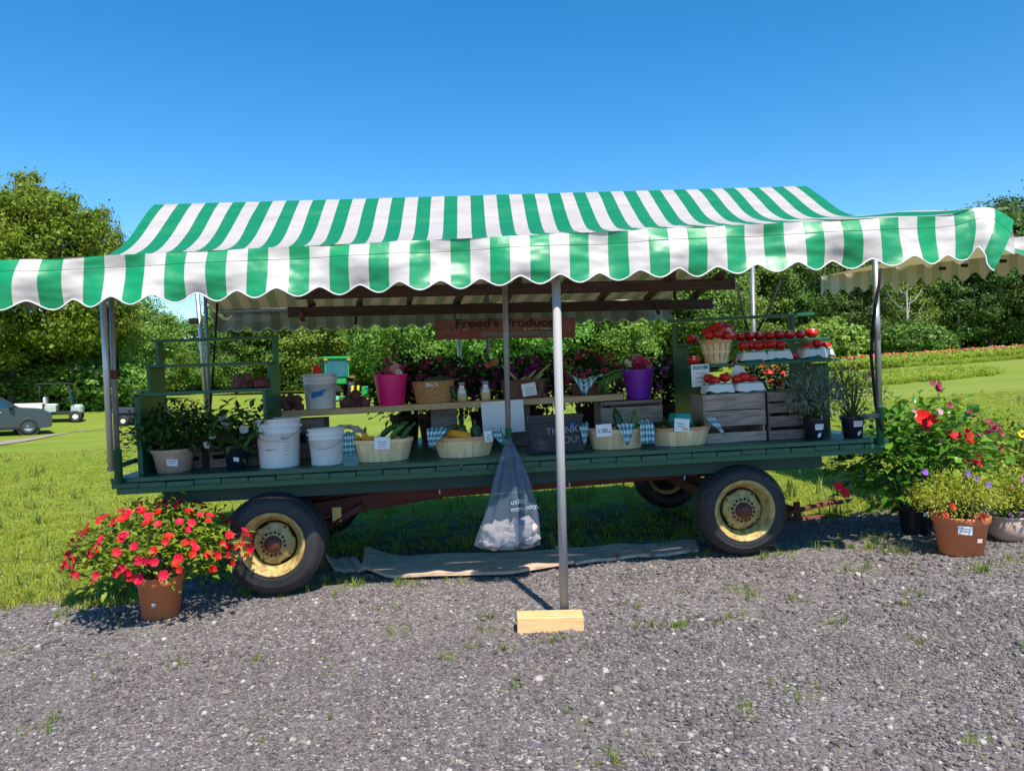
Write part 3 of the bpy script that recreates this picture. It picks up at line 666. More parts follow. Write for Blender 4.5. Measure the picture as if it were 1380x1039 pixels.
# ------------------------------------------------------------ awning over the wagon
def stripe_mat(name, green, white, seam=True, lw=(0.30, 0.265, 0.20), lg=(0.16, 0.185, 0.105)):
    m, n, out = new_mat(name)
    uv = n.nodes.new('ShaderNodeUVMap'); sp = n.nodes.new('ShaderNodeSeparateXYZ'); lk(n, uv.outputs[0], sp.inputs[0])
    fr = math_n(n, 'FRACT', sp.outputs[0]); d = math_n(n, 'ABSOLUTE', math_n(n, 'SUBTRACT', fr, 0.5))
    isg = ramp_n(n, d, [(0.247, 1.0), (0.253, 0.0)])
    n.nodes[-1].color_ramp.interpolation = 'LINEAR'
    nz = noise_n(n, coord(n, 'Object'), 2.2, 5, 0.6)
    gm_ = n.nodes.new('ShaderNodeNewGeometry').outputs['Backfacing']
    wv = mix_n(n, ramp_n(n, nz, [(0.35, 0.0), (0.75, 0.5)]), white, tuple(c * 0.86 for c in white))
    col = mix_n(n, isg, wv, green)
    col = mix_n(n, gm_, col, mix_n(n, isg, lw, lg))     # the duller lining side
    cd_ = coord(n, 'Object', (1.0, 1.0, 2.6)); n.nodes[-1].inputs['Rotation'].default_value = (0, 0.55, 0)
    h1 = noise_n(n, cd_, 1.9, 2, 0.45); h2 = noise_n(n, coord(n), 9, 2, 0.5)
    h = math_n(n, 'ADD', math_n(n, 'MULTIPLY', h1, 1.6), math_n(n, 'MULTIPLY', h2, 0.12))
    if seam:
        sm = math_n(n, 'ABSOLUTE', math_n(n, 'SUBTRACT', sp.outputs[1], 0.30)); h = math_n(n, 'ADD', h, math_n(n, 'MULTIPLY', ramp_n(n, sm, [(0.0, 0.0), (0.012, 1.0)]), 0.10))
    nm = bump_n(n, h, 1.0, 0.05)
    b = pbsdf(n, None, col, 0.44, normal=nm, spec=1.0)
    t = n.nodes.new('ShaderNodeBsdfTranslucent'); lk(n, mix_n(n, 1.0, col, (1.0, 0.86, 0.62), 'MULTIPLY'), t.inputs[0])
    ms = n.nodes.new('ShaderNodeMixShader'); ms.inputs[0].default_value = 0.28
    lk(n, b.outputs[0], ms.inputs[1]); lk(n, t.outputs[0], ms.inputs[2]); lk(n, ms.outputs[0], out.inputs[0]); return m
M_stripe = stripe_mat('green_white_vinyl_brightened', (0.0, 0.37, 0.13), (0.78, 0.72, 0.68))  # valance copy of the vinyl, painted brighter because upright cloth catches less light
M_stripe2 = stripe_mat('green_white_vinyl_roof', (0.0, 0.27, 0.11), (0.68, 0.62, 0.59), False)
M_stripe3 = stripe_mat('green_white_vinyl_lit_underside', (0.0, 0.27, 0.11), (0.68, 0.62, 0.59), False, (0.60, 0.50, 0.36), (0.40, 0.40, 0.24))  # underside paled and warmed to stand in for sunlight through the vinyl
M_bind = plain('white_binding', (0.78, 0.76, 0.75), 0.5, var=0.05)
NS, S0 = 25.62, -0.40
def str_(s, t): return stc(s) if t < .9 else .36 + s * 25.36                 # stripe pairs along the front, phase: green where fract in .25-.75 of the shifted coordinate
def stc(s): return S0 + s * NS + 0.5
A = {'FL': at(-8, 352, 4.37), 'FR': at(1361, 286, 4.62), 'BL': at(139, 346, 5.38), 'BR': at(1166, 291, 5.72), 'RL': at(208, 276, 6.5), 'RR': at(1087, 251, 6.92), 'EL': at(286, 417, 7.9), 'ER': at(905, 402, 8.15)}
for a_, b_ in (('FL', 'FR'),): pass
ctr = WM(0, 1.0, 0).translation.copy(); ctr.z = 0.0
canopy = thing('striped_awning', 'long green and white striped awning with scalloped edge covering the wagon', 'awning', Matrix.Translation(ctr))
CI = Matrix.Translation(-ctr)
prof = [('F', 0.0), ('B', 1.0), ('R', 2.0), ('E', 3.0)]
def cpt(s, t):                        # s along, t across 0 front .. 1 bend .. 2 ridge .. 3 back eave
    i = min(int(t), 2); k = t - i; a, c = prof[i][0], prof[i + 1][0]
    if i == 1:                        # the slope: sags a little just above the bend
        ks = k
    p = (A[a + 'L'] * (1 - s) + A[a + 'R'] * s) * (1 - k) + (A[c + 'L'] * (1 - s) + A[c + 'R'] * s) * k
    z = 0
    if i == 0: z -= 0.035 * math.sin(math.pi * k) * (1 - .6 * math.exp(-((s - .565) / .03) ** 2)); z += 0.05 * math.sin(math.pi * k) * max(0, (s - .85) / .15); z += (1 - k) * (0.035 * math.exp(-((s - .968) / .02) ** 2) - .06 * max(0, (s - .98) / .02) ** 1.5)
    if i == 1: z -= 0.10 * math.sin(math.pi * k) ** 1.0 * (1 - k) + 0.012 * math.sin(s * math.pi * 6) ** 2 * math.sin(math.pi * k)
    if i == 2: z -= 0.06 * math.sin(math.pi * k)
    z += 0.010 * noise.noise(Vector((s * 30, t * 3, 0))) * (1 if 0 < t < 2 else 0.3)
    return p + Vector((0, 0, z))
def wob(s): return 0.016 * noise.noise(Vector((s * 26, 1, 0))) + 0.010 * math.sin(s * 2 * math.pi * 8 + 1)
b = MB(); b.grid(lambda s, t: cpt(s, t * 2), 150, 28, lambda s, t: (str_(s, t * 2), t)); b.grid(lambda s, t: cpt(s, 2 + t) - Vector((0, 0, .002)), 120, 12, lambda s, t: (stc(s), t))
b.obj('roof_fabric', M_stripe2, canopy, CI, normals=False)
def scal(s): return 0.5 - 0.5 * math.cos(2 * math.pi * stc(s))      # 1 at green centre
def val_pt(s, t, ks='F', H=0.245, dv=0.052, out=0.05, y0=None):
    base = cpt(s, 0 if ks == 'F' else 3); h = H + dv * scal(s) ** 0.8 * t ** 3
    w = wob(s) * (0.3 + t) * 2.2
    drop = h * t + 0.03 * (1 if s > .985 and ks == 'F' else 0) * t
    sg = -1 if ks == 'F' else 1
    if ks == 'F' and s > .955: q_ = (s - .955) / .045; h = h - .05 * q_ * t ** 3 * scal(s); base = base + Vector((-.16 * q_ * t, -.03 * q_, 0.0))
    return base + Vector((0, sg * (out * math.sin(t * math.pi * .5) * 0.8 + 0.035 * math.sin(t * math.pi) * math.sin(s * 40)) + w * sg, -drop))
b = MB(); b.grid(lambda s, t: val_pt(1 - s, t), 506, 10, lambda s, t: (stc(1 - s), t)); b.obj('front_valance', M_stripe, canopy, CI, normals=False)
def ribbon(fn, ks, nseg=506, r=0.0045):
    b = MB(); b.tube([fn(i / nseg, 1.0) + Vector((0, -.001, 0)) for i in range(nseg + 1)], r, 5); return b
ribbon(lambda s, t: val_pt(s, t), 'F').obj('edge_binding', M_bind, canopy, CI)
bk = lambda s, t: val_pt(s, t, 'E', 0.20, 0.045, 0.02)
b = MB(); b.grid(bk, 400, 5, lambda s, t: (stc(s), t)); b.obj('back_valance', M_stripe, canopy, CI, normals=False)
ribbon(bk, 'E', 400).obj('edge_binding', M_bind, canopy, CI)
# side valances: right end flares out at the corner
tip = at(1367, 300, 4.78)
def side_r(s, t):
    p = cpt(1.0, s * 2.0 if s < .5 else 1 + (s - .5) * 2); k = math.exp(-s * 45)
    o = (tip - cpt(1.0, 0)) * (k * math.sin(min(1, t * 1.6) * math.pi / 2))
    return p + o + Vector((0.02 * math.sin(s * 30), 0, -(0.26 + .05 * math.cos(s * 40)) * t * (1 - .35 * k) * math.exp(-s * 14)))
b = MB(); b.grid(side_r, 40, 8, lambda s, t: (s * 4 + .85, t)); b.obj('side_valance', M_stripe, canopy, CI, normals=False)
def side_l(s, t):
    p = cpt(0.0, s * 2.0 if s < .5 else 1 + (s - .5) * 2); return p + Vector((-0.03 - 0.02 * math.sin(s * 30), 0, -(0.24 + .05 * math.cos(s * 40)) * t * min(1, 1)))
b = MB(); b.grid(lambda s, t: side_l(s * .2, t), 20, 8, lambda s, t: (s * 2 + .25, t)); b.obj('side_valance', M_stripe, canopy, CI)
# poles
def cyl_w(name, p0, p1, r, mat, root, inv, n=16, label=None):
    b = MB(); b.tube([p0, p1], r, n); o = b.obj(name, mat, root, inv)
    if label: o['label'] = label
    return o
fp_y = gpt(761, 836).y
pb = gpt(761, 836); pb.z = gh(pb.x, pb.y) + 0.0
pt_ = at(750, 372, pb.y); pt_.y = max(pb.y, cpt(.554, 0).y) + .085; pt_.z = cpt(.554, .08).z - .035
cyl_w('front_pole', pb + Vector((0, 0, .07)), pt_, .0265, M_white_pole, canopy, CI, 24, 'pale steel pole standing on the wooden block')
Vc = 5.47
def wpole(name, px0, y0, px1, y1, v, r, mat, label=None):
    u0, w0 = dk(px0, y0, v); u1, w1 = dk(px1, y1, v); return cyl_w(name, W @ Vector((u0, v, w0)), W @ Vector((u1, v, w1)), r, mat, canopy, CI, 16, label)
wpole('pole', 136, 350, 150, 635, -.10, .021, M_galv); wpole('pole', 148, 350, 158, 612, -.03, .019, M_galvd)
wpole('pole', 679, 330, 685, 582, -.035, .020, M_galvd); wpole('pole', 1178, 298, 1185, 550, -.03, .022, M_galv)
wpole('pole_sleeve', 1180.5, 408, 1181.5, 458, -.03, .0255, M_galv)
wpole('pole', 263, 360, 281, 578, 2.42, .024, M_galv); wpole('pole', 275, 360, 284, 578, 2.36, .018, M_galvd)
wpole('pole', 616, 380, 623, 590, 2.42, .022, M_galv); wpole('pole', 656, 380, 659, 585, 2.42, .022, M_galvd); wpole('pole', 1014, 360, 1018, 575, 2.42, .024, M_galvd)
u_, w_ = dk(153.5, 505, -.03); b = MB(); b.lathe([(.026, -.03), (.026, .03)], 16, WM(u_, -.03, w_)); b.obj('pole_clamp', M_rust, canopy, CI)
u_, w_ = dk(262, 433, 2.4); b = MB(); b.box((0, 0, 0), (.09, .05, .06), bev=.01); b.obj('pole_clamp', M_black, canopy, CI @ WM(u_, 2.38, w_))
def strap(pts, v, r=.008, wrap=0):
    ps = [W @ Vector((dk(px, py, v)[0], v, dk(px, py, v)[1])) for px, py in pts]; b = MB(); b.tube(ps, r, 6)
    b.obj('strap', M_black, canopy, CI)
strap([(293, 408), (289, 470), (284, 545)], 2.2, .011); strap([(993, 382), (1001, 420), (1008, 446)], 2.2, .012); strap([(1052, 378), (1040, 410), (1021, 446)], 2.2, .013); strap([(482, 405), (479, 438)], 1.9, .012)
strap([(147, 415), (150, 450), (157, 490), (156, 505)], -.02, .018); strap([(1187, 362), (1184, 385), (1176, 440), (1174, 480), (1180, 545), (1188, 580)], -.05, .013)
u_, w_ = dk(1176, 450, -.07); b = MB(); b.sph((0, 0, 0), (.02, .02, .025), 2); b.obj('strap_buckle', M_black, canopy, CI @ WM(u_, -.07, w_))
# the wooden rack under the awning
M_rack = wood('stained_rack_wood', (0.028, 0.014, 0.010), (0.085, 0.045, 0.032), 0.7, (1, 14, 14))
def wbar(name, pa, pb_, w, h, mat, root, inv, label=None):
    a = Vector(pa); c = Vector(pb_); b = MB(); b.box(((c - a).length / 2, 0, 0), ((c - a).length, w, h), bev=.006)
    x = (c - a).normalized(); z = Vector((0, 0, 1)) if abs(x.z) < .95 else Vector((0, 1, 0)); y = z.cross(x).normalized(); z = x.cross(y)
    M = Matrix((x, y, z)).transposed().to_4x4(); M.translation = a; o = b.obj(name, mat, root, inv @ M)
    if label: o['label'] = label
    return o
r1a, r1b = at(388, 421, 7.0), at(960, 410, 7.3); r2a, r2b = at(398, 396, 5.95), at(990, 383, 6.2)
wbar('long_beam', r1a, r1b, .05, .092, M_rack, canopy, CI); wbar('long_beam', r2a, r2b, .05, .088, M_rack, canopy, CI)
for i in range(9):
    k = .04 + i * .115; p0 = r2a.lerp(r2b, k) + Vector((0, -.15, -.055)); p1 = r1a.lerp(r1b, k) + Vector((0, .18, .075)); wbar('rafter', p0 + Vector((0, 0, .12)), p1, .045, .06, M_rack, canopy, CI)
for k in (.03, .5, .86):
    p0 = r1a.lerp(r1b, k) + Vector((0, 0, .0)); b = MB(); b.tube([(0, 0, 0), (.03, 0, -.11)], .018, 8); b.obj('hook', M_rust, canopy, CI @ Matrix.Translation(p0 + Vector((0, -.03, .02))))
p0 = at(407, 427, 6.9); b = MB(); b.sph((0, 0, 0), (.03, .02, .045), 2); b.obj('hook_weight', M_rust, canopy, CI @ Matrix.Translation(p0))
for i in (0, 1):
    a_ = r1a.lerp(r1b, .06 + i * .85); wbar('frame_tube', a_ + Vector((0, .03, .06)), cpt(.12 + i * .66, 1.9) - Vector((0, 0, .05)), .03, .03, M_rack, canopy, CI)
wbar('ridge_pole', cpt(0.01, 2) - Vector((0, 0, .035)), cpt(.99, 2) - Vector((0, 0, .035)), .035, .035, M_galvd, canopy, CI)
wbar('eave_pole', cpt(0.0, 1) - Vector((0, 0, .03)), cpt(1.0, 1) - Vector((0, 0, .03)), .035, .035, M_galvd, canopy, CI)
wbar('eave_pole', cpt(0.01, 3) - Vector((0, .03, .03)), cpt(.99, 3) - Vector((0, .03, .03)), .03, .03, M_galvd, canopy, CI)
# wooden block under the pole
M_pine = wood('fresh_pine', (0.50, 0.29, 0.12), (0.70, 0.46, 0.22), 0.7, (1.2, 18, 18), 0.3)
bl = gpt(742, 852); a_, c_ = at(697, 845, bl.y), at(787, 843, bl.y); L_ = (c_ - a_).length
b = MB(); b.box((0, 0.07, .046), (L_, .14, .092), bev=.004)
tag(b.obj('wooden_block', M_pine, None, Matrix.Translation(((a_.x + c_.x) / 2, bl.y, gh(bl.x, bl.y) - .004)) @ Matrix.Rotation(.01, 4, 'Z')), 'short pine block lying on the gravel under the foot of the long pole', 'block')

# second awning behind, on the right
def flat_awning():
    A0, B0, C0, D0 = at(1106, 373, 9.2), at(1500, 322, 6.9), at(1338, 322, 6.2), at(1640, 300, 5.5)
    root = thing('striped_awning', 'second striped awning seen from below, behind the right corner of the main one', 'awning', Matrix.Translation(Vector((A0.x, A0.y, gz(A0.x, A0.y)))))
    inv = root.matrix_basis.inverted()
    f = lambda s, t: A0.lerp(B0, s).lerp(C0.lerp(D0, s), t) - Vector((0, 0, .05 * math.sin(math.pi * t) * math.sin(math.pi * s)))
    b = MB(); b.grid(lambda s, t: f(s, 1 - t), 30, 10, lambda s, t: (s * 16, t)); b.obj('roof_fabric', M_stripe3, root, inv, normals=False)
    v1 = lambda s, t: f(s, 0) + Vector((0, .02 * math.sin(s * 60), -(.20 + .04 * math.cos(s * 16 * 2 * math.pi)) * t))
    b = MB(); b.grid(v1, 256, 3, lambda s, t: (s * 16, t)); b.obj('back_valance', M_stripe3, root, inv, normals=False)
    def v2(s, t):
        p = f(s, 1); return p + Vector((0, -.03 * t, -(.13 + .025 * math.cos(s * 7 * 2 * math.pi)) * t))
    b = MB(); b.grid(lambda s, t: v2(1 - s, t), 60, 4, lambda s, t: (.84 + t * .56, s)); b.obj('front_valance', M_stripe, root, inv, normals=False)
    for s_ in (0.35, .62):
        p = f(s_, .02); cyl_w('pole', Vector((p.x + 3.2 * s_, p.y, gz(p.x, p.y))), p + Vector((3.2 * s_, 0, .1)), .022, M_galv, root, inv) if False else None
    for px, py in ((1270, 362), (1300, 358), (1352, 352), (1117, 370)):
        q = at(px, py, 7.2 if px > 1200 else 9.1); b = MB(); b.box((0, 0, 0), (.06, .03, .03), bev=.005); b.obj('clip', M_black, root, inv @ Matrix.Translation(q))
    for P_ in (B0, D0): cyl_w('pole', Vector((P_.x, P_.y, gz(P_.x, P_.y))), P_, .024, M_galv, root, inv)
flat_awning()

# ------------------------------------------------------------ hanging sign
def text_mesh(body, size, mat, ext=0.0006, align='CENTER', off=0.0, shear=0.0):
    cu = bpy.data.curves.new('t', 'FONT'); cu.body = body; cu.size = size; cu.extrude = ext; cu.align_x = align; cu.align_y = 'CENTER'; cu.offset = off; cu.shear = shear; cu.resolution_u = 3
    o = bpy.data.objects.new('t', cu); COL.objects.link(o); dg = bpy.context.evaluated_depsgraph_get()
    me = bpy.data.meshes.new_from_object(o.evaluated_get(dg)); bpy.data.objects.remove(o); me.materials.clear(); me.materials.append(mat); return me
UP = Matrix.Rotation(math.pi / 2, 4, 'X')           # text stands up, facing the camera
M_signw = wood('weathered_sign_wood', (0.075, 0.026, 0.018), (0.16, 0.065, 0.045), 0.8, (1.2, 10, 14))
M_ink = plain('black_ink', (0.012, 0.01, 0.01), 0.8, var=0.05); M_signred = plain('faded_red_paint', (0.24, 0.045, 0.05), 0.8, var=0.3, nscale=25); M_signgrey = plain('faded_grey_paint', (0.16, 0.15, 0.17), 0.8, var=0.3, nscale=25)
sa, sb = at(585, 444, 6.1), at(775, 441, 6.15); SL = (sb - sa).length
Ms = Matrix.Translation((sa + sb) / 2) @ Matrix.Rotation(math.atan2(sb.y - sa.y, sb.x - sa.x), 4, 'Z') @ Matrix.Rotation(-math.atan2(sb.z - sa.z, sb.x - sa.x), 4, 'Y')
sign = thing('shop_sign', 'weathered reddish wooden name sign hanging under the awning', 'sign', Ms)
b = MB(); b.box((0, 0, .036), (SL, .022, .084), bev=.003); b.obj('board', M_signw, sign)
b = MB(); b.box((0.004, 0.001, -.046), (SL - .01, .022, .074), bev=.003); b.obj('board', M_signw, sign)
mobj('lettering', text_mesh("Freed's Produce", .094, M_ink, off=.0026), sign, Matrix.Translation((.0, -.0125, .040)) @ UP @ Matrix.Diagonal((1.3, 1, 1, 1)))
b = MB(); b.box((-.31, -.012, -.046), (.19, .002, .038), bev=.0008); b.obj('painted_shape', M_signred, sign)
b = MB(); b.box((.12, -.012, -.046), (.62, .002, .036), bev=.0008); b.obj('painted_shape', M_signgrey, sign)
for x in (-.4, .4):
    b = MB(); b.tube([(x, 0, .075), (x, .02, .24)], .004, 6); b.obj('hanger', M_black, sign)
for x in (-.54, .54):
    for z in (.04, -.04):
        b = MB(); b.sph((x, -.012, z), (.006, .004, .006), 1); b.obj('screw', M_rust, sign)
# ------------------------------------------------------------ shelf stands
def stand(name, label, Mroot=None):
    return thing(name, label, 'shelf stand', WM(0, 0, 0))
def board_between(name, pa, pb_, dep, th, mat, parent, inv=Matrix(), dy=0.0):
    """a board whose top front edge runs from pa to pb_ (frame of the parent)"""
    a = Vector(pa); c = Vector(pb_); L_ = (c - a).length; M = PM(a, c)
    b = MB(); b.box((L_ / 2, dep / 2 + dy, -th / 2), (L_, dep, th), bev=min(.004, th * .2)); return b.obj(name, mat, parent, inv @ M)
def pt(px, py, v): u, w = dk(px, py, v); return Vector((u, v, w))
# left stand: three steps, open front, seen against the trees
ls = stand('shelf_stand', 'stepped dark green shelf stand at the left end of the wagon')
board_between('top_rail', pt(203, 458, .52), pt(371, 452, .52), .10, .022, M_green, ls)
board_between('shelf', pt(195, 492, .33), pt(361, 487, .33), .20, .022, M_green, ls)
board_between('shelf', pt(187, 530, .15), pt(359, 523, .15), .22, .024, M_green, ls)
def stepped_panel(px_front, v0, lv, wbase, th, inward):
    # lv: list of (front v, top w); from the lowest step to the top
    u = du(px_front, v0, .3); vb = lv[-1][0] + .12
    pts = [(lv[0][0], wbase)]
    for i, (v, w) in enumerate(lv):
        if i: pts.append((v, lv[i - 1][1]))
        pts.append((v, w))
    pts += [(vb, lv[-1][1]), (vb, wbase)]
    b = MB(); a = [b.bm.verts.new((-th / 2, v, w)) for v, w in pts]; c = [b.bm.verts.new((th / 2, v, w)) for v, w in pts]; n_ = len(pts)
    b.bm.faces.new(a); b.bm.faces.new(c[::-1])
    for i in range(n_): b.bm.faces.new((a[i], c[i], c[(i + 1) % n_], a[(i + 1) % n_]))
    return b, u
M_sage = M_green
lw = [dk(188, 530, .15)[1] - .024, dk(196, 492, .33)[1] - .022, dk(204, 458, .52)[1] - .022]
b, u = stepped_panel(189, .15, [(.16, lw[0]), (.34, lw[1]), (.53, lw[2])], .002, .02, 1); b.obj('side_panel', M_green, ls, Matrix.Translation((u, 0, 0)))
b = MB(); b.box((u + .0, .135, lw[0] / 2), (.035, .025, lw[0]), bev=.003); b.obj('front_post', M_green, ls)
lw2 = [dk(358, 523, .15)[1] - .024, dk(361, 487, .33)[1] - .022, dk(369, 452, .52)[1] - .022]
b, u = stepped_panel(359, .15, [(.16, lw2[0]), (.34, lw2[1]), (.53, lw2[2])], .18, .02, 1); b.obj('side_panel', M_green, ls, Matrix.Translation((u - .01, 0, 0)))
b = MB(); b.box((u - .0, .30, .09), (.03, .03, .178), bev=.003); b.obj('foot', M_green, ls)
# right stand
rs = stand('shelf_stand', 'stepped dark green shelf stand full of tomatoes at the right end of the wagon')
board_between('top_rail', pt(903, 431, 1.02), pt(1098, 421, 1.02), .10, .024, M_green, rs)
board_between('shelf', pt(921, 463, .72), pt(1119, 454, .72), .26, .024, M_green, rs)
board_between('shelf', pt(927, 493, .45), pt(1131, 482, .45), .27, .026, M_green, rs)
rw = [dk(945, 493, .45)[1] - .026, dk(930, 463, .72)[1] - .024, dk(918, 432, 1.02)[1] - .024]
b, u = stepped_panel(945, .45, [(.46, rw[0]), (.74, rw[1]), (1.03, rw[2])], .002, .02, 1); b.obj('side_panel', M_green, rs, Matrix.Translation((u, 0, 0)))
rw = [dk(1105, 485, .45)[1] - .026, dk(1100, 456, .72)[1] - .024, dk(1092, 422, 1.02)[1] - .024]
b, u = stepped_panel(1117, .45, [(.46, rw[0]), (.74, rw[1]), (1.03, rw[2])], .002, .02, 1); b.obj('side_panel', M_green, rs, Matrix.Translation((u, 0, 0)))
shelf2 = lambda px: (lambda k: (458.5 + 0) and pt(921, 463, .72).lerp(pt(1119, 454, .72), k))((px - 921) / 198)
shelf3 = lambda px: pt(927, 493, .45).lerp(pt(1131, 482, .45), (px - 927) / 204)

# ------------------------------------------------------------ crates and the bench board
M_crate = wood('weathered_crate_wood', (0.13, 0.10, 0.085), (0.34, 0.27, 0.225), 0.85, (1.5, 14, 14), .35)
M_crated = wood('old_dark_crate_wood', (0.09, 0.065, 0.055), (0.22, 0.165, 0.14), 0.85, (1.5, 14, 14), .35)
def crate(label, u, v, w, L_, D_, H_, rows, mat=M_crate, rz=0.0, group='wooden crates on the wagon', slat=None, zs=None):
    t = thing('wooden_crate', label, 'crate', WM(u, v, w, rz), group); th = .010
    hs = slat or (H_ / rows) * .78
    sl = [(a_ * H_, c_ * H_) for a_, c_ in zs] if zs else [((H_ - hs) * r_ / max(1, rows - 1), (H_ - hs) * r_ / max(1, rows - 1) + hs) for r_ in range(rows)]
    for r_, (z0, z1) in enumerate(sl):
        b = MB(); b.box((0, 0, 0), (L_, th, z1 - z0 - .003), bev=.0015); b.obj('slat', mat, t, Matrix.Translation((0, th / 2, (z0 + z1) / 2)) @ Matrix.Rotation(.004 * ((r_ * 3) % 3 - 1), 4, 'Y'))
    b = MB(); b.box((0, 0, 0), (L_ - .03, th, H_ - .004), bev=.0015); b.obj('added_back_board', M_crated, t, Matrix.Translation((0, D_ - th / 2, H_ / 2)))  # solid dark back added so daylight does not show through the slat gaps
    b = MB(); b.box((0, 0, 0), (L_ - .05, D_ - .04, .008)); b.obj('inner_shelf', M_crated, t, Matrix.Translation((0, D_ / 2, H_ - .03)))
    for sx in (-1, 1):
        b = MB(); b.box((0, 0, 0), (.014, D_ - 2 * th - .002, H_ - .002), bev=.002); b.obj('end_board', mat, t, Matrix.Translation((sx * (L_ / 2 - .012), D_ / 2, H_ / 2)))
        for zz in (.25, .75):
            pass
    for q in range(4):
        b = MB(); b.box((0, 0, 0), (L_ - .05, (D_ - .05) / 4 - .01, .008)); b.obj('bottom_slat', mat, t, Matrix.Translation((0, D_ * (q + .5) / 4, .012)))
    nl = MB()
    for sx in (-1, 1):
        for r_ in range(rows):
            z = (H_ - hs) * r_ / max(1, rows - 1) + hs / 2
            for dz in (-hs * .28, 0, hs * .28): nl.box((sx * (L_ / 2 - .012), -.001, z + dz), (.007, .002, .006))
    nl.obj('nail', M_rust, t); t.children[-1]['kind'] = 'stuff'
    return t
def crate_px(label, x0, x1, y0, y1, v, D_, rows, w=None, **k):
    ua_, wt = dk(x0, y0, v); ub_, wb = dk(x1, y1, v)
    wb2 = dk((x0 + x1) / 2, y1, v)[1]; wt2 = dk((x0 + x1) / 2, y0, v)[1]
    base = wb2 if w is None else w
    return crate(label, (ua_ + ub_) / 2, v, base, ub_ - ua_, D_, wt2 - base, rows, **k)
crate_px('large weathered crate with wide slats, in front under the tomato stand', 947, 1033, 530, 588, .22, .34, 3, w=0.0, zs=[(0, .21), (.335, .655), (.665, 1.0)])
crate_px('old dark slatted crate behind the silvery plant in the black pot', 1034, 1100, 527, 585, .24, .34, 3, w=0.0, mat=M_crated, zs=[(0, .2), (.27, .5), (.56, .77), (.80, 1.0)])
crate_px('weathered crate carrying the purple pail, right end of the bench', 809, 895, 540, 597, .80, .36, 2, w=0.0, zs=[(0, .3), (.42, .86), (.93, 1.0)])
crate_px('old crate holding up the left end of the bench behind the smaller white bucket', 366, 438, 565, 600, .72, .30, 2, w=0.0, mat=M_crated)
crate_px('old crate standing behind the beige pot at the left end of the wagon', 194, 272, 588, 632, .36, .28, 3, w=0.0, mat=M_crated)
crate_px('old crate standing behind the black pot of white flowers', 280, 350, 582, 628, .36, .30, 3, w=0.0, mat=M_crated)
M_bench = wood('bench_board_pine', (0.30, 0.185, 0.095), (0.52, 0.36, 0.20), 0.65, (1, 14, 14), .2)
BA, BB = pt(365, 555, .72), pt(840, 531, .72)
bench = board_between('bench_board', BA, BB, .24, .05, M_bench, None, W)
tag(bench, 'long pale wooden board lying across crates as a display bench', 'board')
def bw(u): k = (u - BA.x) / (BB.x - BA.x); return BA.z + (BB.z - BA.z) * k
def wbox_thing(name, label, cat, px, v, d, mat, w=None, rz=0):
    u = du(px, v, .1); b = MB(); b.box((0, 0, d[2] / 2), d, bev=.003); o = b.obj(name, mat, None, WM(u, v, w or 0, rz)); return tag(o, label, cat)
wbox_thing('wooden_trestle', 'dark wooden stand under the middle of the bench, behind the yellow squash', 'trestle', 600, .95, (.22, .16, bw(du(600, .9, .3)) - .052), M_crated)
wbox_thing('wooden_trestle', 'dark wooden stand under the bench behind the white paper sheet', 'trestle', 700, .92, (.18, .16, bw(du(700, .9, .3)) - .052), M_crated)

# ------------------------------------------------------------ buckets and pails
def plasticm(name, col, rough=.35, tr=0.0):
    return plain(name, col, rough, var=0.06, nscale=4, bump=0.05, dirt=tuple(c * .7 for c in col), dirt_amt=.25)
M_wplast = plasticm('white_bucket_plastic', (0.78, 0.79, 0.80)); M_pinkp = plasticm('hot_pink_plastic', (0.80, 0.012, 0.19)); M_purp = plasticm('purple_plastic', (0.24, 0.03, 0.50))
M_bluetape = plain('blue_tape', (0.01, 0.19, 0.62), .6, var=.1); M_paper = plain('white_paper', (0.86, 0.87, 0.90), .8, var=.04); M_print = plain('printed_grey', (0.22, 0.25, 0.33), .8, var=.1)
M_pen = plain('pen_marks', (0.03, 0.04, 0.10), .8); M_tape_w = plain('masking_tape', (0.72, 0.58, 0.55), .7, var=.08)
M_wire = plain('wire', (0.35, 0.35, 0.36), .4, .8)
def curved_patch(r_at, a0, a1, z0, z1, off=.0012, n=10, tilt=0.0):
    b = MB(); b.grid(lambda i, j: Vector((math.sin(a0 + (a1 - a0) * i) * (r_at(z0 + (z1 - z0) * j) + off), -math.cos(a0 + (a1 - a0) * i) * (r_at(z0 + (z1 - z0) * j) + off), z0 + (z1 - z0) * j + tilt * (i - .5))), n, 3); return b
def scribble(b, fn, n, seed, amp=.3):
    rr = random.Random(seed)
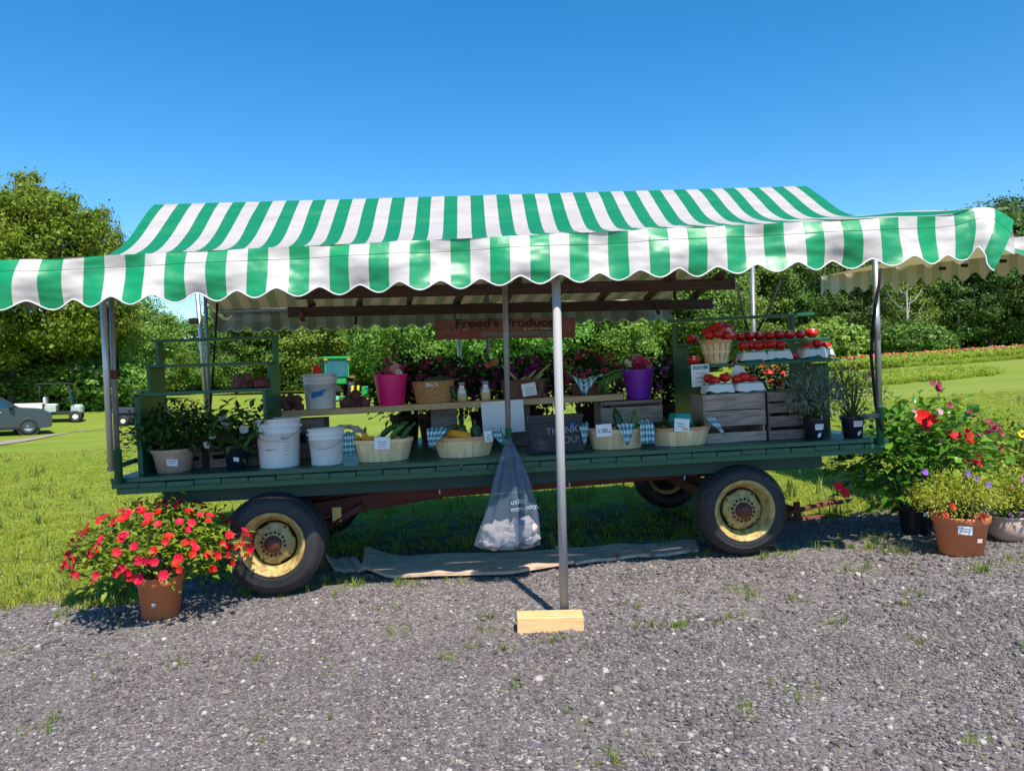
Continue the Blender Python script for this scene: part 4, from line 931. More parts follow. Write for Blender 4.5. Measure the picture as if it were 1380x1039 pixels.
def bucket(label, px, v, w, D_, H_, mat=M_wplast, group=None, handle=True, ribs=True, taper=.86):
    u = du(px, v, w + .1); t = thing('bucket', label, 'bucket', WM(u, v, w), group); r1 = D_ / 2; r0 = r1 * taper
    ra = lambda z: r0 + (r1 - r0) * z / H_ - .006
    pr = [(r0 * .9, .0), (r0 - .006, .002), (r0 - .004, .008)]
    if ribs: pr += [(ra(H_ * .70), H_ * .70), (ra(H_ * .7) + .007, H_ * .705), (ra(H_ * .7) + .007, H_ * .72), (ra(H_ * .74), H_ * .725), (ra(H_ * .8), H_ * .80), (ra(H_ * .8) + .005, H_ * .805), (ra(H_ * .8) + .005, H_ * .815), (ra(H_ * .82), H_ * .82), (ra(H_ * .95), H_ * .95)]
    pr += [(r1, H_ * .955), (r1 + .001, H_ * .995), (r1 - .004, H_), (r1 - .010, H_ * .99), (r0 - .012, .01), (r0 * .5, .008)]
    b = MB(); b.lathe(pr, 48); b.obj('body', mat, t)
    if handle:
        z = H_ * .84; b = MB(); pts = [(math.cos(a) * (ra(z) + .012), -math.sin(a) * (ra(z) + .012) , z - .10 * math.sin(a) * (1 if ribs else .3)) for a in [i * math.pi / 16 for i in range(17)]]
        b.tube(pts, .0018, 6); b.obj('handle', M_wire, t)
        for s_ in (-1, 1): b = MB(); b.tube([(s_ * (ra(z)), 0, z), (s_ * (ra(z) + .014), 0, z)], .009, 10); b.obj('handle_ear', mat, t)
    return t, ra
bk1, ra = bucket('large white bucket standing at the front of the wagon, taller of the two front ones', 376.5, .21, 0, .335, .358, group='white buckets on the wagon')
for q in range(6): curved_patch(ra, .45, .82 - .05 * (q % 3), .10 + q * .022, .103 + q * .022).obj('printed_line', M_print, bk1)
curved_patch(ra, -.35, .1, .13, .142, tilt=.012).obj('printed_line', plain('faded_tan_print', (.55, .45, .35), .8), bk1)
bk2, ra = bucket('small white bucket at the front of the wagon, left of the first squash basket', 440.5, .20, 0, .275, .268, group='white buckets on the wagon')
curved_patch(ra, -.05, .45, .125, .130, tilt=.008).obj('printed_line', plain('faded_brown_print', (.45, .3, .2), .8), bk2)
bk3, ra = bucket('white bucket with a strip of blue tape standing on the bench', 432, .86, bw(du(432, .86, .4)), .285, .288, group='white buckets on the wagon', ribs=True)
curved_patch(ra, -.42, .62, .105, .15, tilt=.035).obj('tape', M_bluetape, bk3)
M_redp = plain('red_pepper_skin', (0.75, 0.03, 0.012), .3)
u = du(427, .84, .7); b = MB(); b.lathe([(.012, -.03), (.04, -.02), (.045, .01), (.036, .045), (.018, .075), (.004, .085)], 16, None); tag(b.obj('red_cone', M_redp, None, WM(u, .84, dk(427, 500, .84)[1] - .03)), 'bright red pointed cone poking out of the taped white bucket', 'cone')
pk, ra = bucket('hot pink pail filled with cut flowers on the bench', 527.5, .86, bw(du(527, .86, .4)), .275, .255, M_pinkp, handle=False, ribs=False, taper=.78)
curved_patch(ra, -.25, .40, .205, .228, tilt=.008).obj('label', M_tape_w, pk)
cw = dk(852, 540, .9)[1]
pp, ra = bucket('purple pail of cut flowers with a blue label, standing on the crate', 860.5, .94, dk(862, 539, .82)[1] + .002, .27, .258, M_purp, handle=False, ribs=False, taper=.78)
curved_patch(ra, -.62, .35, .135, .172).obj('label', plain('blue_label', (.04, .12, .55), .6), pp)

# ------------------------------------------------------------ splint baskets
M_splint = wood('basket_splint', (0.50, 0.36, 0.19), (0.66, 0.50, 0.29), .7, (10, 10, 1.5), .15)
M_hoop = wood('basket_hoop', (0.36, 0.20, 0.09), (0.50, 0.30, 0.15), .7, (3, 3, 12), .15)
def oval_basket(label, px0, px1, ytop, v, H_, D_=None, n=22, group='splint baskets along the front of the wagon', bands=1, w=0.0, ra_=.80, name='splint_basket', handle=False, vert=False, hoopmat=None):
    ua_ = du(px0, v, H_); ub_ = du(px1, v, H_); t = thing(name, label, 'basket', WM((ua_ + ub_) / 2, v, w), group); a = (ub_ - ua_) / 2; bb = (D_ or a * 1.35) / 2
    for i in range(n):
        a0 = i * 2 * math.pi / n; a1 = a0 + 2 * math.pi / n * (.965 if not vert else .86)
        g_ = lambda th, z, o=0: Vector(((a * (ra_ + (1 - ra_) * z / H_) + o) * math.sin(th), -(bb * (ra_ + (1 - ra_) * z / H_) + o) * math.cos(th), z))
        o_ = .0008 * (i % 2)
        b = MB(); b.grid(lambda s, q: g_(a0 + (a1 - a0) * s, .003 + (H_ - .006) * q, o_), 3, 3); b.grid(lambda s, q: g_(a1 + (a0 - a1) * s, .003 + (H_ - .006) * q, o_ - .0025), 3, 3)
        b.obj('stave', M_splint, t)
    b = MB(); b.grid(lambda s, q: Vector((a * ra_ * .97 * q * math.sin(s * 6.2832), -bb * ra_ * .97 * q * math.cos(s * 6.2832), .006)), 24, 1); b.obj('bottom', M_splint, t)
    def hoop(z, h, mat_):
        b = MB(); N = 48
        for o_, fl in ((.0045, 0), (.0012, 1)):
            b.grid(lambda s, q: Vector(((a * (ra_ + (1 - ra_) * z / H_) + o_) * math.sin(s * 2 * math.pi), -(bb * (ra_ + (1 - ra_) * z / H_) + o_) * math.cos(s * 2 * math.pi), z - h / 2 + h * q)), N, 1)
        b.grid(lambda s, q: Vector(((a * (ra_ + (1 - ra_) * z / H_) + .0012 + .0033 * q) * math.sin(s * 2 * math.pi), -(bb * (ra_ + (1 - ra_) * z / H_) + .0012 + .0033 * q) * math.cos(s * 2 * math.pi), z + h / 2)), N, 1)
        b.obj('hoop', mat_, t)
    hoop(H_ - .014, .026, hoopmat or M_hoop)
    if bands > 1: hoop(H_ * .5, .016, M_splint)
    if bands > 2: hoop(H_ * .12, .016, M_splint)
    return t, a, bb
def front_H(ytop, px, v): return dk(px, ytop, v)[1]
B1, a1_, b1_ = oval_basket('splint basket of squash and zucchini with a white price card, first from the left', 474, 557, 583, .25, .168, .32, hoopmat=M_splint)
B2, a2_, b2_ = oval_basket('splint basket with one big yellow squash and a blue checked cloth, second from the left', 583, 667, 578, .25, .155, .32)
B3, a3_, b3_ = oval_basket('splint basket of cucumbers with a card reading 1.50 ea and blue checked cloth', 790, 870, 573, .25, .155, .32, hoopmat=M_splint)
B4, a4_, b4_ = oval_basket('wide splint basket holding greens and an upturned teal box, fourth from the left', 873, 956, 568, .25, .145, .34)
BBk, ab_, bb_ = oval_basket('tall bushel basket heaped with tomatoes on the middle shelf of the tomato stand', 948, 989, 455, .56, .195, .235, n=14, group=None, bands=3, w=shelf3(968).z, ra_=.70, vert=True, name='bushel_basket')
# gingham cloth
def gingham():
    m, n, out = new_mat('blue_gingham_cloth'); uv = n.nodes.new('ShaderNodeUVMap'); sp = n.nodes.new('ShaderNodeSeparateXYZ'); lk(n, uv.outputs[0], sp.inputs[0])
    s_ = [ramp_n(n, math_n(n, 'FRACT', sp.outputs[i]), [(.499, 0.0), (.501, 1.0)]) for i in (0, 1)]
    f = math_n(n, 'MULTIPLY', math_n(n, 'ADD', s_[0], s_[1]), .5)
    cc = ramp_n(n, f, [(0.0, (.72, .77, .78)), (.5, (.20, .43, .50)), (1.0, (.012, .15, .22))])
    pbsdf(n, out, cc, .85, spec=.2); return m
M_ging = gingham()
def cloth(label, M, fn, nu=14, nv=14, k=6, ku=None, group='blue checked cloths'):
    b = MB(); b.grid(fn, nu, nv, lambda s, t: (s * (ku or k), t * k)); b2 = None
    o = b.obj('checked_cloth', M_ging, None, M); return tag(o, label, 'cloth', group)
def drape(u0, v0, w0, wid, hang, bun=.02, seed=0, inner=.07, tip=True, lean=0.0):
    """cloth over a basket's rim: goes from inside, over the rim, and hangs to a point"""
    def f(s, t):
        x = (s - .5) * wid
        if tip and t > .3: x *= 1 - .85 * ((t - .3) / .7) * 1.0
        nz = noise.noise(Vector((s * 4, t * 4, seed))) * bun + math.sin(s * 14 + seed) * bun * .4
        if t < .3: return Vector((u0 + x, v0 + inner * (1 - t / .3) , w0 + .018 + nz * .6 - .05 * (1 - t / .3) * abs(s - .5)))
        k = (t - .3) / .7; return Vector((u0 + x + lean * k, v0 - .018 - .012 * k + nz * .8 - .02 * math.sin(k * 3), w0 + .014 * (1 - k) - hang * k))
    return f
def cpos(px, py, v): u, w = dk(px, py, v); return u, w
u, w = cpos(843, 574, .10); cloth('blue checked cloth hanging in a point over the front of the cucumber basket', W, drape(u, .10, w, .13, .14, .012, 2, tip=True), k=4)
u, w = cpos(596, 580, .12); cloth('blue checked cloth bunched over the left rim of the yellow squash basket', W, drape(u - .03, .13, w, .17, .12, .02, 5, tip=True, lean=-.06), k=5)
u, w = cpos(663, 581, .16); cloth('blue checked cloth tucked behind the card at the right rim of the yellow squash basket', W, drape(u + .02, .16, w, .10, .10, .015, 7, lean=.05), k=4)
u, w = cpos(789, 573, .20); cloth('blue checked cloth hanging left of the cucumber basket, beside the chalkboard', W, drape(u - .02, .18, w, .08, .15, .02, 9, lean=.0), k=5)
u, w = cpos(868, 570, .17); cloth('blue checked cloth gathered between the cucumber basket and the wide basket', W, drape(u + .0, .12, w, .11, .15, .03, 11, tip=False), k=5)
u, w = cpos(955, 566, .15); cloth('blue checked cloth tail hanging off the right rim of the wide basket', W, drape(u + .01, .13, w, .08, .12, .01, 13, lean=.09), k=4)
u, w = cpos(472, 596, .26); cloth('blue checked cloth peeking out between the small white bucket and the squash basket', W, drape(u, .22, w + .06, .09, .14, .02, 15, tip=False), k=5)
M_plasticwrap = plain('clear_plastic_wrap', (.55, .58, .60), .15, var=.2, nscale=10, bump=.6, bscale=12)
u, w = cpos(468, 572, .45); b = MB(); b.grid(lambda s, t: Vector((u + (s - .5) * .26, .42 + t * .2, w - .03 + .02 * math.sin(t * 3) - .05 * (s - .4) ** 2 * 4 + .035 * noise.noise(Vector((s * 6, t * 6, 0))))), 18, 10); tag(b.obj('plastic_wrap', M_plasticwrap, None, W), 'crumpled clear plastic wrap over a bundle behind the small white bucket', 'plastic wrap')

# ------------------------------------------------------------ vegetables
M_zuc = plain('zucchini_skin', (0.018, 0.085, 0.016), .35, var=.35, nscale=18); M_zucl = plain('light_zucchini_skin', (0.06, 0.20, 0.025), .35, var=.3, nscale=18); M_ysq = plain('yellow_squash_skin', (0.85, 0.36, 0.015), .4, var=.1)
M_beet = plain('beet_skin', (0.13, 0.045, 0.045), .8, var=.35, nscale=16, bump=.5, bscale=60, dirt=(.24, .15, .11), dirt_amt=.6); M_cuc = plain('cucumber_skin', (0.015, 0.06, 0.018), .35, var=.35, nscale=20)
M_tom = plain('tomato_skin', (0.55, 0.012, 0.010), .22, var=.15, nscale=6); M_calyx = plain('tomato_calyx', (0.05, .13, .02), .7)
M_onion = leafmat('onion_leaf', (0.05, .16, .02), (.12, .30, .04), .25, .4); M_rhub = plain('rhubarb_stalk', (0.30, .36, .10), .5, var=.2)
def veg(name, label, cat, mat, p0, p1, r, group=None, bend=.02, stem=True, taper=.75):
    p0 = Vector(p0); p1 = Vector(p1); L_ = (p1 - p0).length; d = (p1 - p0).normalized(); n_ = 9
    b = MB(); pts = []; rs = []
    for i in range(n_ + 1):
        k = i / n_; pts.append(p0.lerp(p1, k) + Vector((0, 0, bend * math.sin(k * math.pi)))); rs.append(r * (math.sqrt(max(0.02, 1 - (2 * k - 1) ** 4)) * (1 + (taper - 1) * k)))
    b.tube(pts, rs, 12); t = None
    ctr_ = p0.lerp(p1, .5); M = W @ Matrix.Translation(ctr_)
    for v_ in b.bm.verts: v_.co -= ctr_
    if stem:
        t = thing(name, label, cat, M, group); b.obj('body', mat, t)
        b = MB(); e = p1 - ctr_; b.tube([e, e + d * .035], [.011, .008], 7); b.obj('stem', M_calyx, t); return t
    return tag(b.obj(name, mat, None, M), label, cat, group)
w0 = .15
u = lambda px: du(px, .25, .2)
pz = lambda px, py, v: Vector((dk(px, py, v)[0], v, dk(px, py, v)[1]))
veg('yellow_squash', 'upright yellow squash at the left of the first basket', 'squash', M_ysq, pz(491, 600, .25), pz(492, 582, .25), .026, bend=0)
veg('yellow_squash', 'small yellow squash lying at the left end of the first basket', 'squash', M_ysq, pz(476, 588, .20), pz(487, 592, .25), .022, bend=0)
veg('yellow_squash', 'small yellow squash tucked behind the price card of the first basket', 'squash', M_ysq, pz(492, 592, .20), pz(506, 590, .22), .022, bend=0)
veg('zucchini', 'light green zucchini pointing up to the right in the first basket', 'zucchini', M_zucl, pz(524, 596, .25), pz(545, 573, .22), .024)
veg('zucchini', 'dark zucchini left of the light green one in the first basket', 'zucchini', M_zuc, pz(512, 590, .30), pz(540, 572, .34), .026)
veg('zucchini', 'dark zucchini at the right rim of the first basket', 'zucchini', M_zuc, pz(540, 596, .27), pz(556, 574, .27), .026)
veg('yellow_squash', 'big yellow squash lying across the second basket', 'squash', M_ysq, pz(636, 590, .18), pz(601, 583, .2), .042, bend=.0)
veg('zucchini', 'dark round topped zucchini left in the second basket', 'zucchini', M_zuc, pz(626, 595, .31), pz(620, 571, .31), .045, bend=0)
veg('zucchini', 'dark zucchini right in the second basket', 'zucchini', M_zuc, pz(642, 595, .31), pz(640, 572, .31), .048, bend=0)
veg('zucchini', 'dark zucchini lying low behind the second basket rim', 'zucchini', M_zuc, pz(600, 583, .33), pz(622, 576, .35), .026)
veg('cucumber', 'dark upright cucumber leaning left in the third basket', 'cucumber', M_cuc, pz(838, 582, .30), pz(828, 551, .33), .040, bend=0)
veg('cucumber', 'short upright cucumber right in the third basket', 'cucumber', M_zucl, pz(854, 582, .27), pz(855, 557, .27), .028, bend=0)
veg('cucumber', 'dark cucumber lying low between the two upright ones', 'cucumber', M_cuc, pz(832, 576, .27), pz(852, 578, .27), .026, bend=0)
# greens and the teal box in the wide basket
M_teal = plain('teal_pulp', (0.02, .33, .30), .8, var=.1, bump=.3, bscale=80)
def quart(M, name='pulp_box', flip=False, s=1.0, parent=None, label=None):
    pr = [(.060, 0), (.064, .002), (.083, .088), (.088, .092), (.086, .096), (.080, .092), (.060, .006), (.02, .005)]
    b = MB(); sq = lambda a, z: 1 / max(abs(math.cos(a)), abs(math.sin(a))) ** .82
    b.lathe([(r * s, z * s) for r, z in pr], 40, None, fn=sq)
    for v_ in b.bm.verts:
        if flip: v_.co.z = .096 * s - v_.co.z
    for i in range(0): pass
    o = b.obj(name, M_teal, parent, M)
    if label: tag(o, label, 'box')
    return o
u_, w_ = dk(917, 569, .26); quart(WM(u_, .27, w_ - .025, .15), flip=True, s=.98, label='upturned teal pulp box on top of the greens in the wide basket')
M_green_leaf = leafmat('greens_leaf', (0.02, .08, .012), (.07, .19, .03), .25, .5)
def leafheap(label, M, rx, ry, rz, n, L_, mat, name='greens', cat='greens', seed=1):
    rr = random.Random(seed); b = MB()
    for i in range(n):
        p = Vector((rr.uniform(-rx, rx), rr.uniform(-ry, ry), rr.random() * rz)); d = Vector((p.x * 2 + rr.gauss(0, .1), p.y * 2 + rr.gauss(0, .1), rr.random() * .25)); b.leaf(p, d, (0, 0, 1), L_ * (.6 + .6 * rr.random()), L_ * .5)
    return tag(b.obj(name, mat, None, M, normals=False), label, cat)
u_, w_ = dk(912, 572, .25); leafheap('dark leafy greens filling the wide basket', WM(u_, .27, w_ - .04), .17, .11, .05, 150, .06, M_green_leaf)
b = MB(); ua_, wa_ = dk(880, 597, .03); b.tube([(ua_, .05, .012), (ua_ + .12, .055, .012)], .0055, 8); tag(b.obj('marker_pen', plain('pen_blue', (.015, .03, .16), .4), None, W), 'dark blue marker pen lying on the wagon edge before the wide basket', 'pen')
# beets
beet = MB(); beet.sph((0, 0, 0), (.046, .046, .043), 2, nz=.16, seed=3); beet.tube([(0, .0, -.02), (.03, -.03, -.035), (.05, -.05, -.03)], [.010, .004, .001], 6); beet_m = beet.mesh(M_beet, 'beet')
beet2 = MB(); beet2.sph((0, 0, 0), (.04, .048, .042), 2, nz=.22, seed=8); beet2_m = beet2.mesh(M_beet, 'beet')
def heap(lst, v, group, label, name='beet', cat='beet', ms=(None,), base=None, rad=.043):
    for i, (px, py) in enumerate(lst):
        vv = v + .03 * ((i * 7) % 3 - 1); u_, w_ = dk(px, py, vv)
        o = mobj(name, ms[i % len(ms)], None, WM(u_, vv, w_, i * 1.3) @ Matrix.Rotation(i * .9, 4, 'X')); tag(o, label, cat, group)
heap([(374, 545), (385, 547), (397, 545), (403, 548), (380, 539), (392, 538), (400, 539), (388, 550)], .82, 'beets heaped on the left end of the bench', 'dark beet in the heap on the left end of the bench', ms=(beet_m, beet2_m))
heap([(465, 544), (475, 546), (483, 546), (492, 544), (471, 538), (487, 541), (479, 532)], .84, 'beets piled beside the taped bucket', 'dark beet in the pile between the taped bucket and the pink pail', ms=(beet_m, beet2_m))
heap([(319, 519), (328, 519), (337, 519), (323, 511), (332, 510)], .24, 'brown beets on the left stand', 'brown beet in the heap on the lowest shelf of the left stand', ms=(beet2_m, beet_m))
M_berry = plain('dark_red_net', (0.16, .012, .025), .6, var=.4, nscale=60, bump=.6, bscale=120)
b = MB(); b.box((0, 0, .035), (.10, .10, .07), bev=.012); 
for i in range(16): b.sph((rng.uniform(-.04, .04), rng.uniform(-.04, .04), .07), (.014, .014, .012), 1)
u_, w_ = dk(351, 523, .24); tag(b.obj('berry_box', M_berry, None, WM(u_, .25, w_)), 'dark red box of berries at the right end of the lowest left shelf', 'box')
# tomatoes
def tomato_mesh(seed, r=.045):
    b = MB(); lob = 5 + seed % 3
    pr = [(.004, -.78), (.45, -.74), (.80, -.5), (1.0, -.05), (.93, .38), (.66, .68), (.34, .74), (.12, .66), (.02, .62)]
    b.lathe([(x * r, z * r) for x, z in pr], 24, None, fn=lambda a, z: 1 + .035 * math.cos(lob * a + seed) + .02 * math.sin(2 * a + seed)); return b.mesh(M_tom, 'tomato')
TM = [tomato_mesh(i) for i in range(4)]
cal = MB()
for i in range(5): cal.leaf((0, 0, .030), (math.cos(i * 1.257), math.sin(i * 1.257), .15), (0, 0, 1), .022, .007)
cal.tube([(0, 0, .03), (0, .003, .042)], .002, 5); CAL = cal.mesh(M_calyx, 'calyx', normals=False)
M_sticker = plain('price_sticker', (.82, .74, .70), .6, var=.05)
stk = MB(); stk.grid(lambda s, t: Vector(((s - .5) * .036, -.0445 + .012 * (s - .5) ** 2 * 4 * .6 + .010 * t, .006 + t * .022)), 5, 3); STK = stk.mesh(M_sticker, 'sticker')
def tomato(label, px, py, v, w=None, sticker=False, group=None, s=1.0, i=0, rz=0, tilt=0):
    u_, w_ = dk(px, py, v); M = WM(u_, v, (w + .035 * s) if w is not None else w_, rz) @ Matrix.Rotation(tilt, 4, 'X') @ Matrix.Scale(s, 4)
    if not sticker and tilt == 0 and not i % 3 == 0: return tag(mobj('tomato', TM[i % 4], None, M), label, 'tomato', group)
    t = thing('tomato', label, 'tomato', M, group); mobj('fruit', TM[i % 4], t)
    if sticker: mobj('sticker', STK, t)
    else: mobj('calyx', CAL, t)
    return t
top = [(998, 'first, nearest the bushel basket'), (1010, 'second from the bushel basket'), (1023, 'third from the bushel basket'), (1037, 'fourth, in the middle of the row'), (1050, 'fifth, right of the middle of the row'), (1064, 'third from the right end'), (1079, 'second from the right end'), (1094, 'at the right end')]
for i, (px, tx) in enumerate(top): tomato('stickered tomato on the upper shelf, ' + tx, px, 452, .78, shelf2(px).z, True, 'stickered tomatoes on the upper shelf', 1.08 + .08 * ((i * 5) % 3 - 1), i, .15 * ((i * 3) % 5 - 2))
tomato('lone stickered tomato left of the bushel basket on the upper shelf', 933, 455, .78, shelf2(933).z, True, 'stickered tomatoes on the upper shelf', 1.06, 1, .1)
tomato('stickered tomato left of the bushel basket on the lower shelf', 935, 484, .52, shelf3(935).z, True, None, 1.18, 2, -.2)
tomato('tomato lying loose on the lower shelf between the paper lined boxes', 1068, 479, .52, shelf3(1068).z, False, None, 1.0, 2)
for i, (px, py, v) in enumerate([(956, 452, .50), (967, 450, .47), (979, 453, .50), (961, 444, .56), (972, 446, .52), (981, 444, .56), (967, 440, .58), (976, 441, .60), (985, 451, .56), (953, 448, .58)]):
    tomato('red tomato in the heap filling the bushel basket', px, py, v, None, False, 'tomatoes heaped in the bushel basket', 1.0, i, i, .3 * (i % 3))
M_tissue = plain('white_tissue_paper', (.72, .76, .78), .8, var=.06, bump=.4, bscale=20)
def paper_skirt(px, v, w, hw, hd, h, seed, cat=True, label='', over=.03):
    u_ = du(px, v, w + .05)
    def f(s, t):
        a = s * 2 * math.pi; sq = 1 / max(abs(math.cos(a)), abs(math.sin(a))) ** .8; k = noise.noise(Vector((math.cos(a) * 2, math.sin(a) * 2, seed)))
        if t < .35: q = t / .35; rr_ = .78 + .27 * q; z = h * (.86 + .16 * q) + .02 * k * q
        else: q = (t - .35) / .65; rr_ = 1.10 + .20 * q * (1 + k) + .05 * math.sin(a * 9 + seed) * q; z = h * (1.02 - q * (.80 + .55 * k)) + .02 * k
        return Vector((math.cos(a) * hw * rr_ * sq, math.sin(a) * hd * rr_ * sq, max(.004, z)))
    b = MB(); b.grid(f, 56, 9); return tag(b.obj('paper_liner', M_tissue, None, WM(u_, v, w)), label, 'paper')
def tomato_box(px, v, w, hw, label, tl, group, tpx, seed, s=1.0, hd=.075, h=.085):
    u_ = du(px, v, w + .05); k = hw / .075
    quart(WM(u_, v, w) @ Matrix.Diagonal((k, 1, h / .096, 1)), label=label)
    paper_skirt(px, v, w + .002, hw, hd, h, seed, label='white paper lining the ' + label.replace('teal pulp ', '').replace(',', ''))
    tpx = sorted(tpx); wd_ = {3: ('leftmost', 'middle', 'rightmost'), 4: ('leftmost', 'second from left', 'third from left', 'rightmost')}[len(tpx)]
    for i, (x, y, dv) in enumerate(tpx): tomato(wd_[i] + ' ' + tl, x, y, v + dv, None, False, group, s, i, i * 1.1, .2 * (i % 2))
z3 = shelf3(1010).z
tomato_box(1012, .55, shelf3(1012).z, .088, 'teal pulp box of tomatoes, left one on the lower shelf', 'tomato in the left paper lined box on the lower shelf', 'tomatoes in the left box on the lower shelf', [(1002, 466, -.03), (1011, 465, .0), (1021, 466, -.03), (1016, 464, .05)], 1, .98)
tomato_box(1045, .55, shelf3(1045).z, .088, 'teal pulp box of tomatoes, middle one on the lower shelf', 'tomato in the middle paper lined box on the lower shelf', 'tomatoes in the middle box on the lower shelf', [(1032, 465, .0), (1039, 464, -.03), (1052, 465, -.03), (1030, 464, .05)], 4, .98)
tomato_box(1098, .55, shelf3(1098).z, .105, 'teal pulp box of tomatoes, right one under the end of the upper shelf', 'tomato in the right hand paper lined box', 'tomatoes in the right box on the lower shelf', [(1089, 468, -.02), (1101, 463, .0), (1112, 467, .0)], 7, 1.0)
cz = dk(985, 531, .30)[1]
tomato_box(967, .33, cz, .088, 'teal pulp box of tomatoes, left one on the big crate', 'tomato in the left box on the big crate', 'tomatoes in the left box on the crate', [(963, 513, -.03), (977, 509, 0), (955, 510, .03)], 12, 1.0)
tomato_box(1006, .33, cz, .095, 'teal pulp box of tomatoes, right one on the big crate', 'tomato in the right box on the big crate', 'tomatoes in the right box on the crate', [(994, 511, -.02), (1003, 508, -.04), (1013, 511, -.02)], 15, 1.05)
b = MB(); b.grid(lambda s, t: Vector(((s - .5) * .15, .03 * math.sin(s * 3) + .02 * t, .09 * t * math.sin(s * math.pi) + .012 * noise.noise(Vector((s * 5, t * 5, 1))))), 12, 8)
u_, w_ = dk(1001, 505, .36); tag(b.obj('paper_flap', M_tissue, None, WM(u_ - .02, .36, w_ - .01)), 'peak of white paper standing up behind the right box on the big crate', 'paper')
b = MB(); b.grid(lambda s, t: Vector(((s - .5) * .12, .03 * math.sin(s * 3), .07 * t + .012 * noise.noise(Vector((s * 5, t * 5, 1))))), 12, 6); u_, w_ = dk(980, 455, .52); tag(b.obj('paper_flap', M_tissue, None, WM(u_, .50, w_ - .01) @ Matrix.Rotation(-.5, 4, 'Y')), 'white paper lining sticking out of the right side of the bushel basket', 'paper')
# basket writing
M_penb = plain('blue_pen', (.05, .05, .12), .8)
# ------------------------------------------------------------ wicker baskets, jars
def wicker(name, col):
    m, n, out = new_mat(name); c = coord(n); br = n.nodes.new('ShaderNodeTexBrick'); 
    pbsdf(n, out, mix_n(n, noise_n(n, c, 40, 3), tuple(x * .65 for x in col), tuple(min(1, x * 1.2) for x in col)), .6, normal=bump_n(n, noise_n(n, c, 60, 2), .4, .004)); return m
M_wick = wicker('tan_wicker', (.52, .27, .09)); M_wickb = wicker('brown_wicker', (.16, .065, .045))
def wicker_basket(label, px0, px1, v, w, H_, D_, mat, taper=.84, square=.0, rows=11, cols=36):
    ua_, ub_ = du(px0, v, w + H_), du(px1, v, w + H_); a = (ub_ - ua_) / 2; t = thing('wicker_basket', label, 'basket', WM((ua_ + ub_) / 2, v, w)); bb = D_ / 2
    b = MB(); 
    def f(s, q):
        th = s * 2 * math.pi; z = H_ * q; k = taper + (1 - taper) * q; wv = .0045 * math.sin(th * cols / 2 + (math.pi if int(q * rows) % 2 else 0)) * abs(math.sin(q * rows * math.pi)); sq = 1 / max(abs(math.cos(th)), abs(math.sin(th))) ** square
        return Vector(((a * k * sq + wv) * math.cos(th), (bb * k * sq + wv) * math.sin(th), z))
    b.grid(f, cols * 4, rows * 4); b.obj('weave', mat, t)
    b = MB(); b.tube([f(i / 60, 1.0) for i in range(61)], .006, 8); b.obj('rim', mat, t)
    b = MB(); b.grid(lambda s, q: Vector((f(s, .8).x * q * .95, f(s, .8).y * q * .95, H_ * .05)), 30, 1); b.obj('bottom', mat, t); return t
u_ = du(584, .86, .4); wb1 = wicker_basket('tan wicker basket of cucumbers on the bench, between the pink pail and the jars', 556, 612, .86, bw(u_), .178, .26, M_wick)
b = MB(); b.box((0, 0, 0), (.10, .002, .034)); b.obj('label', M_tape_w, wb1, Matrix.Translation((-.01, -.126, .158)) @ Matrix.Rotation(-.06, 4, 'Y'))
for i, (x0, y0, x1, y1, v) in enumerate([(566, 518, 600, 515, .84), (590, 518, 614, 512, .90), (572, 513, 605, 511, .90), (606, 520, 616, 540, .80)]):
    veg('cucumber', ('dark cucumber lying along the front of the wicker basket', 'dark cucumber sticking out right of the wicker basket', 'dark cucumber at the back of the wicker basket', 'long dark cucumber hanging beside the wicker basket, left of the jar')[i], 'cucumber', M_cuc, pz(x0, y0, v), pz(x1, y1, v), .024, bend=.008)
b = MB(); b.box((0, 0, 0), (.07, .04, .02), bev=.006); u_, w_ = dk(598, 515, .8); tag(b.obj('green_bag', plain('bright_green_plastic', (.06, .5, .08), .4), None, WM(u_, .80, w_, .1)), 'bright green plastic bit on top of the cucumbers', 'bag')
u_ = du(704, .86, .4); wb2 = wicker_basket('dark brown wicker basket of pale stalks with a white price card', 675, 735, .86, bw(u_), .155, .22, M_wickb, .88, .6)
for i, (x0, y0, x1, y1, v) in enumerate([(702, 519, 676, 492, .84), (704, 520, 722, 499, .84), (714, 517, 742, 490, .88), (718, 518, 732, 503, .83), (695, 518, 709, 508, .80)]):
    b = MB(); p0_, p1_ = pz(x0, y0, v), pz(x1, y1, v); b.tube([p0_, p0_.lerp(p1_, .5) + Vector((0, 0, .006)), p1_], [.012, .011, .008], 8)
    tag(b.obj('pale_stalk', M_rhub, None, W), ('pale stalk leaning left out of the brown basket', 'pale stalk in the middle of the brown basket', 'longest pale stalk leaning right out of the brown basket', 'short pale stalk leaning right in the brown basket', 'short pale stalk just above the card of the brown basket')[i], 'stalk', 'pale stalks in the brown basket')
M_oil = bpy.data.materials.new('golden_oil'); M_oil.use_nodes = True
bb_n = M_oil.node_tree.nodes['Principled BSDF']; bb_n.inputs['Base Color'].default_value = (.75, .50, .08, 1); bb_n.inputs['Roughness'].default_value = .1; bb_n.inputs['Transmission Weight'].default_value = .0; bb_n.inputs['Subsurface Weight'].default_value = .4; bb_n.inputs['Subsurface Radius'].default_value = (.05, .03, .01)
M_glass = bpy.data.materials.new('jar_glass'); M_glass.use_nodes = True
gn = M_glass.node_tree; g_ = gn.nodes['Principled BSDF']; g_.inputs['Base Color'].default_value = (.75, .8, .78, 1); g_.inputs['Roughness'].default_value = .06
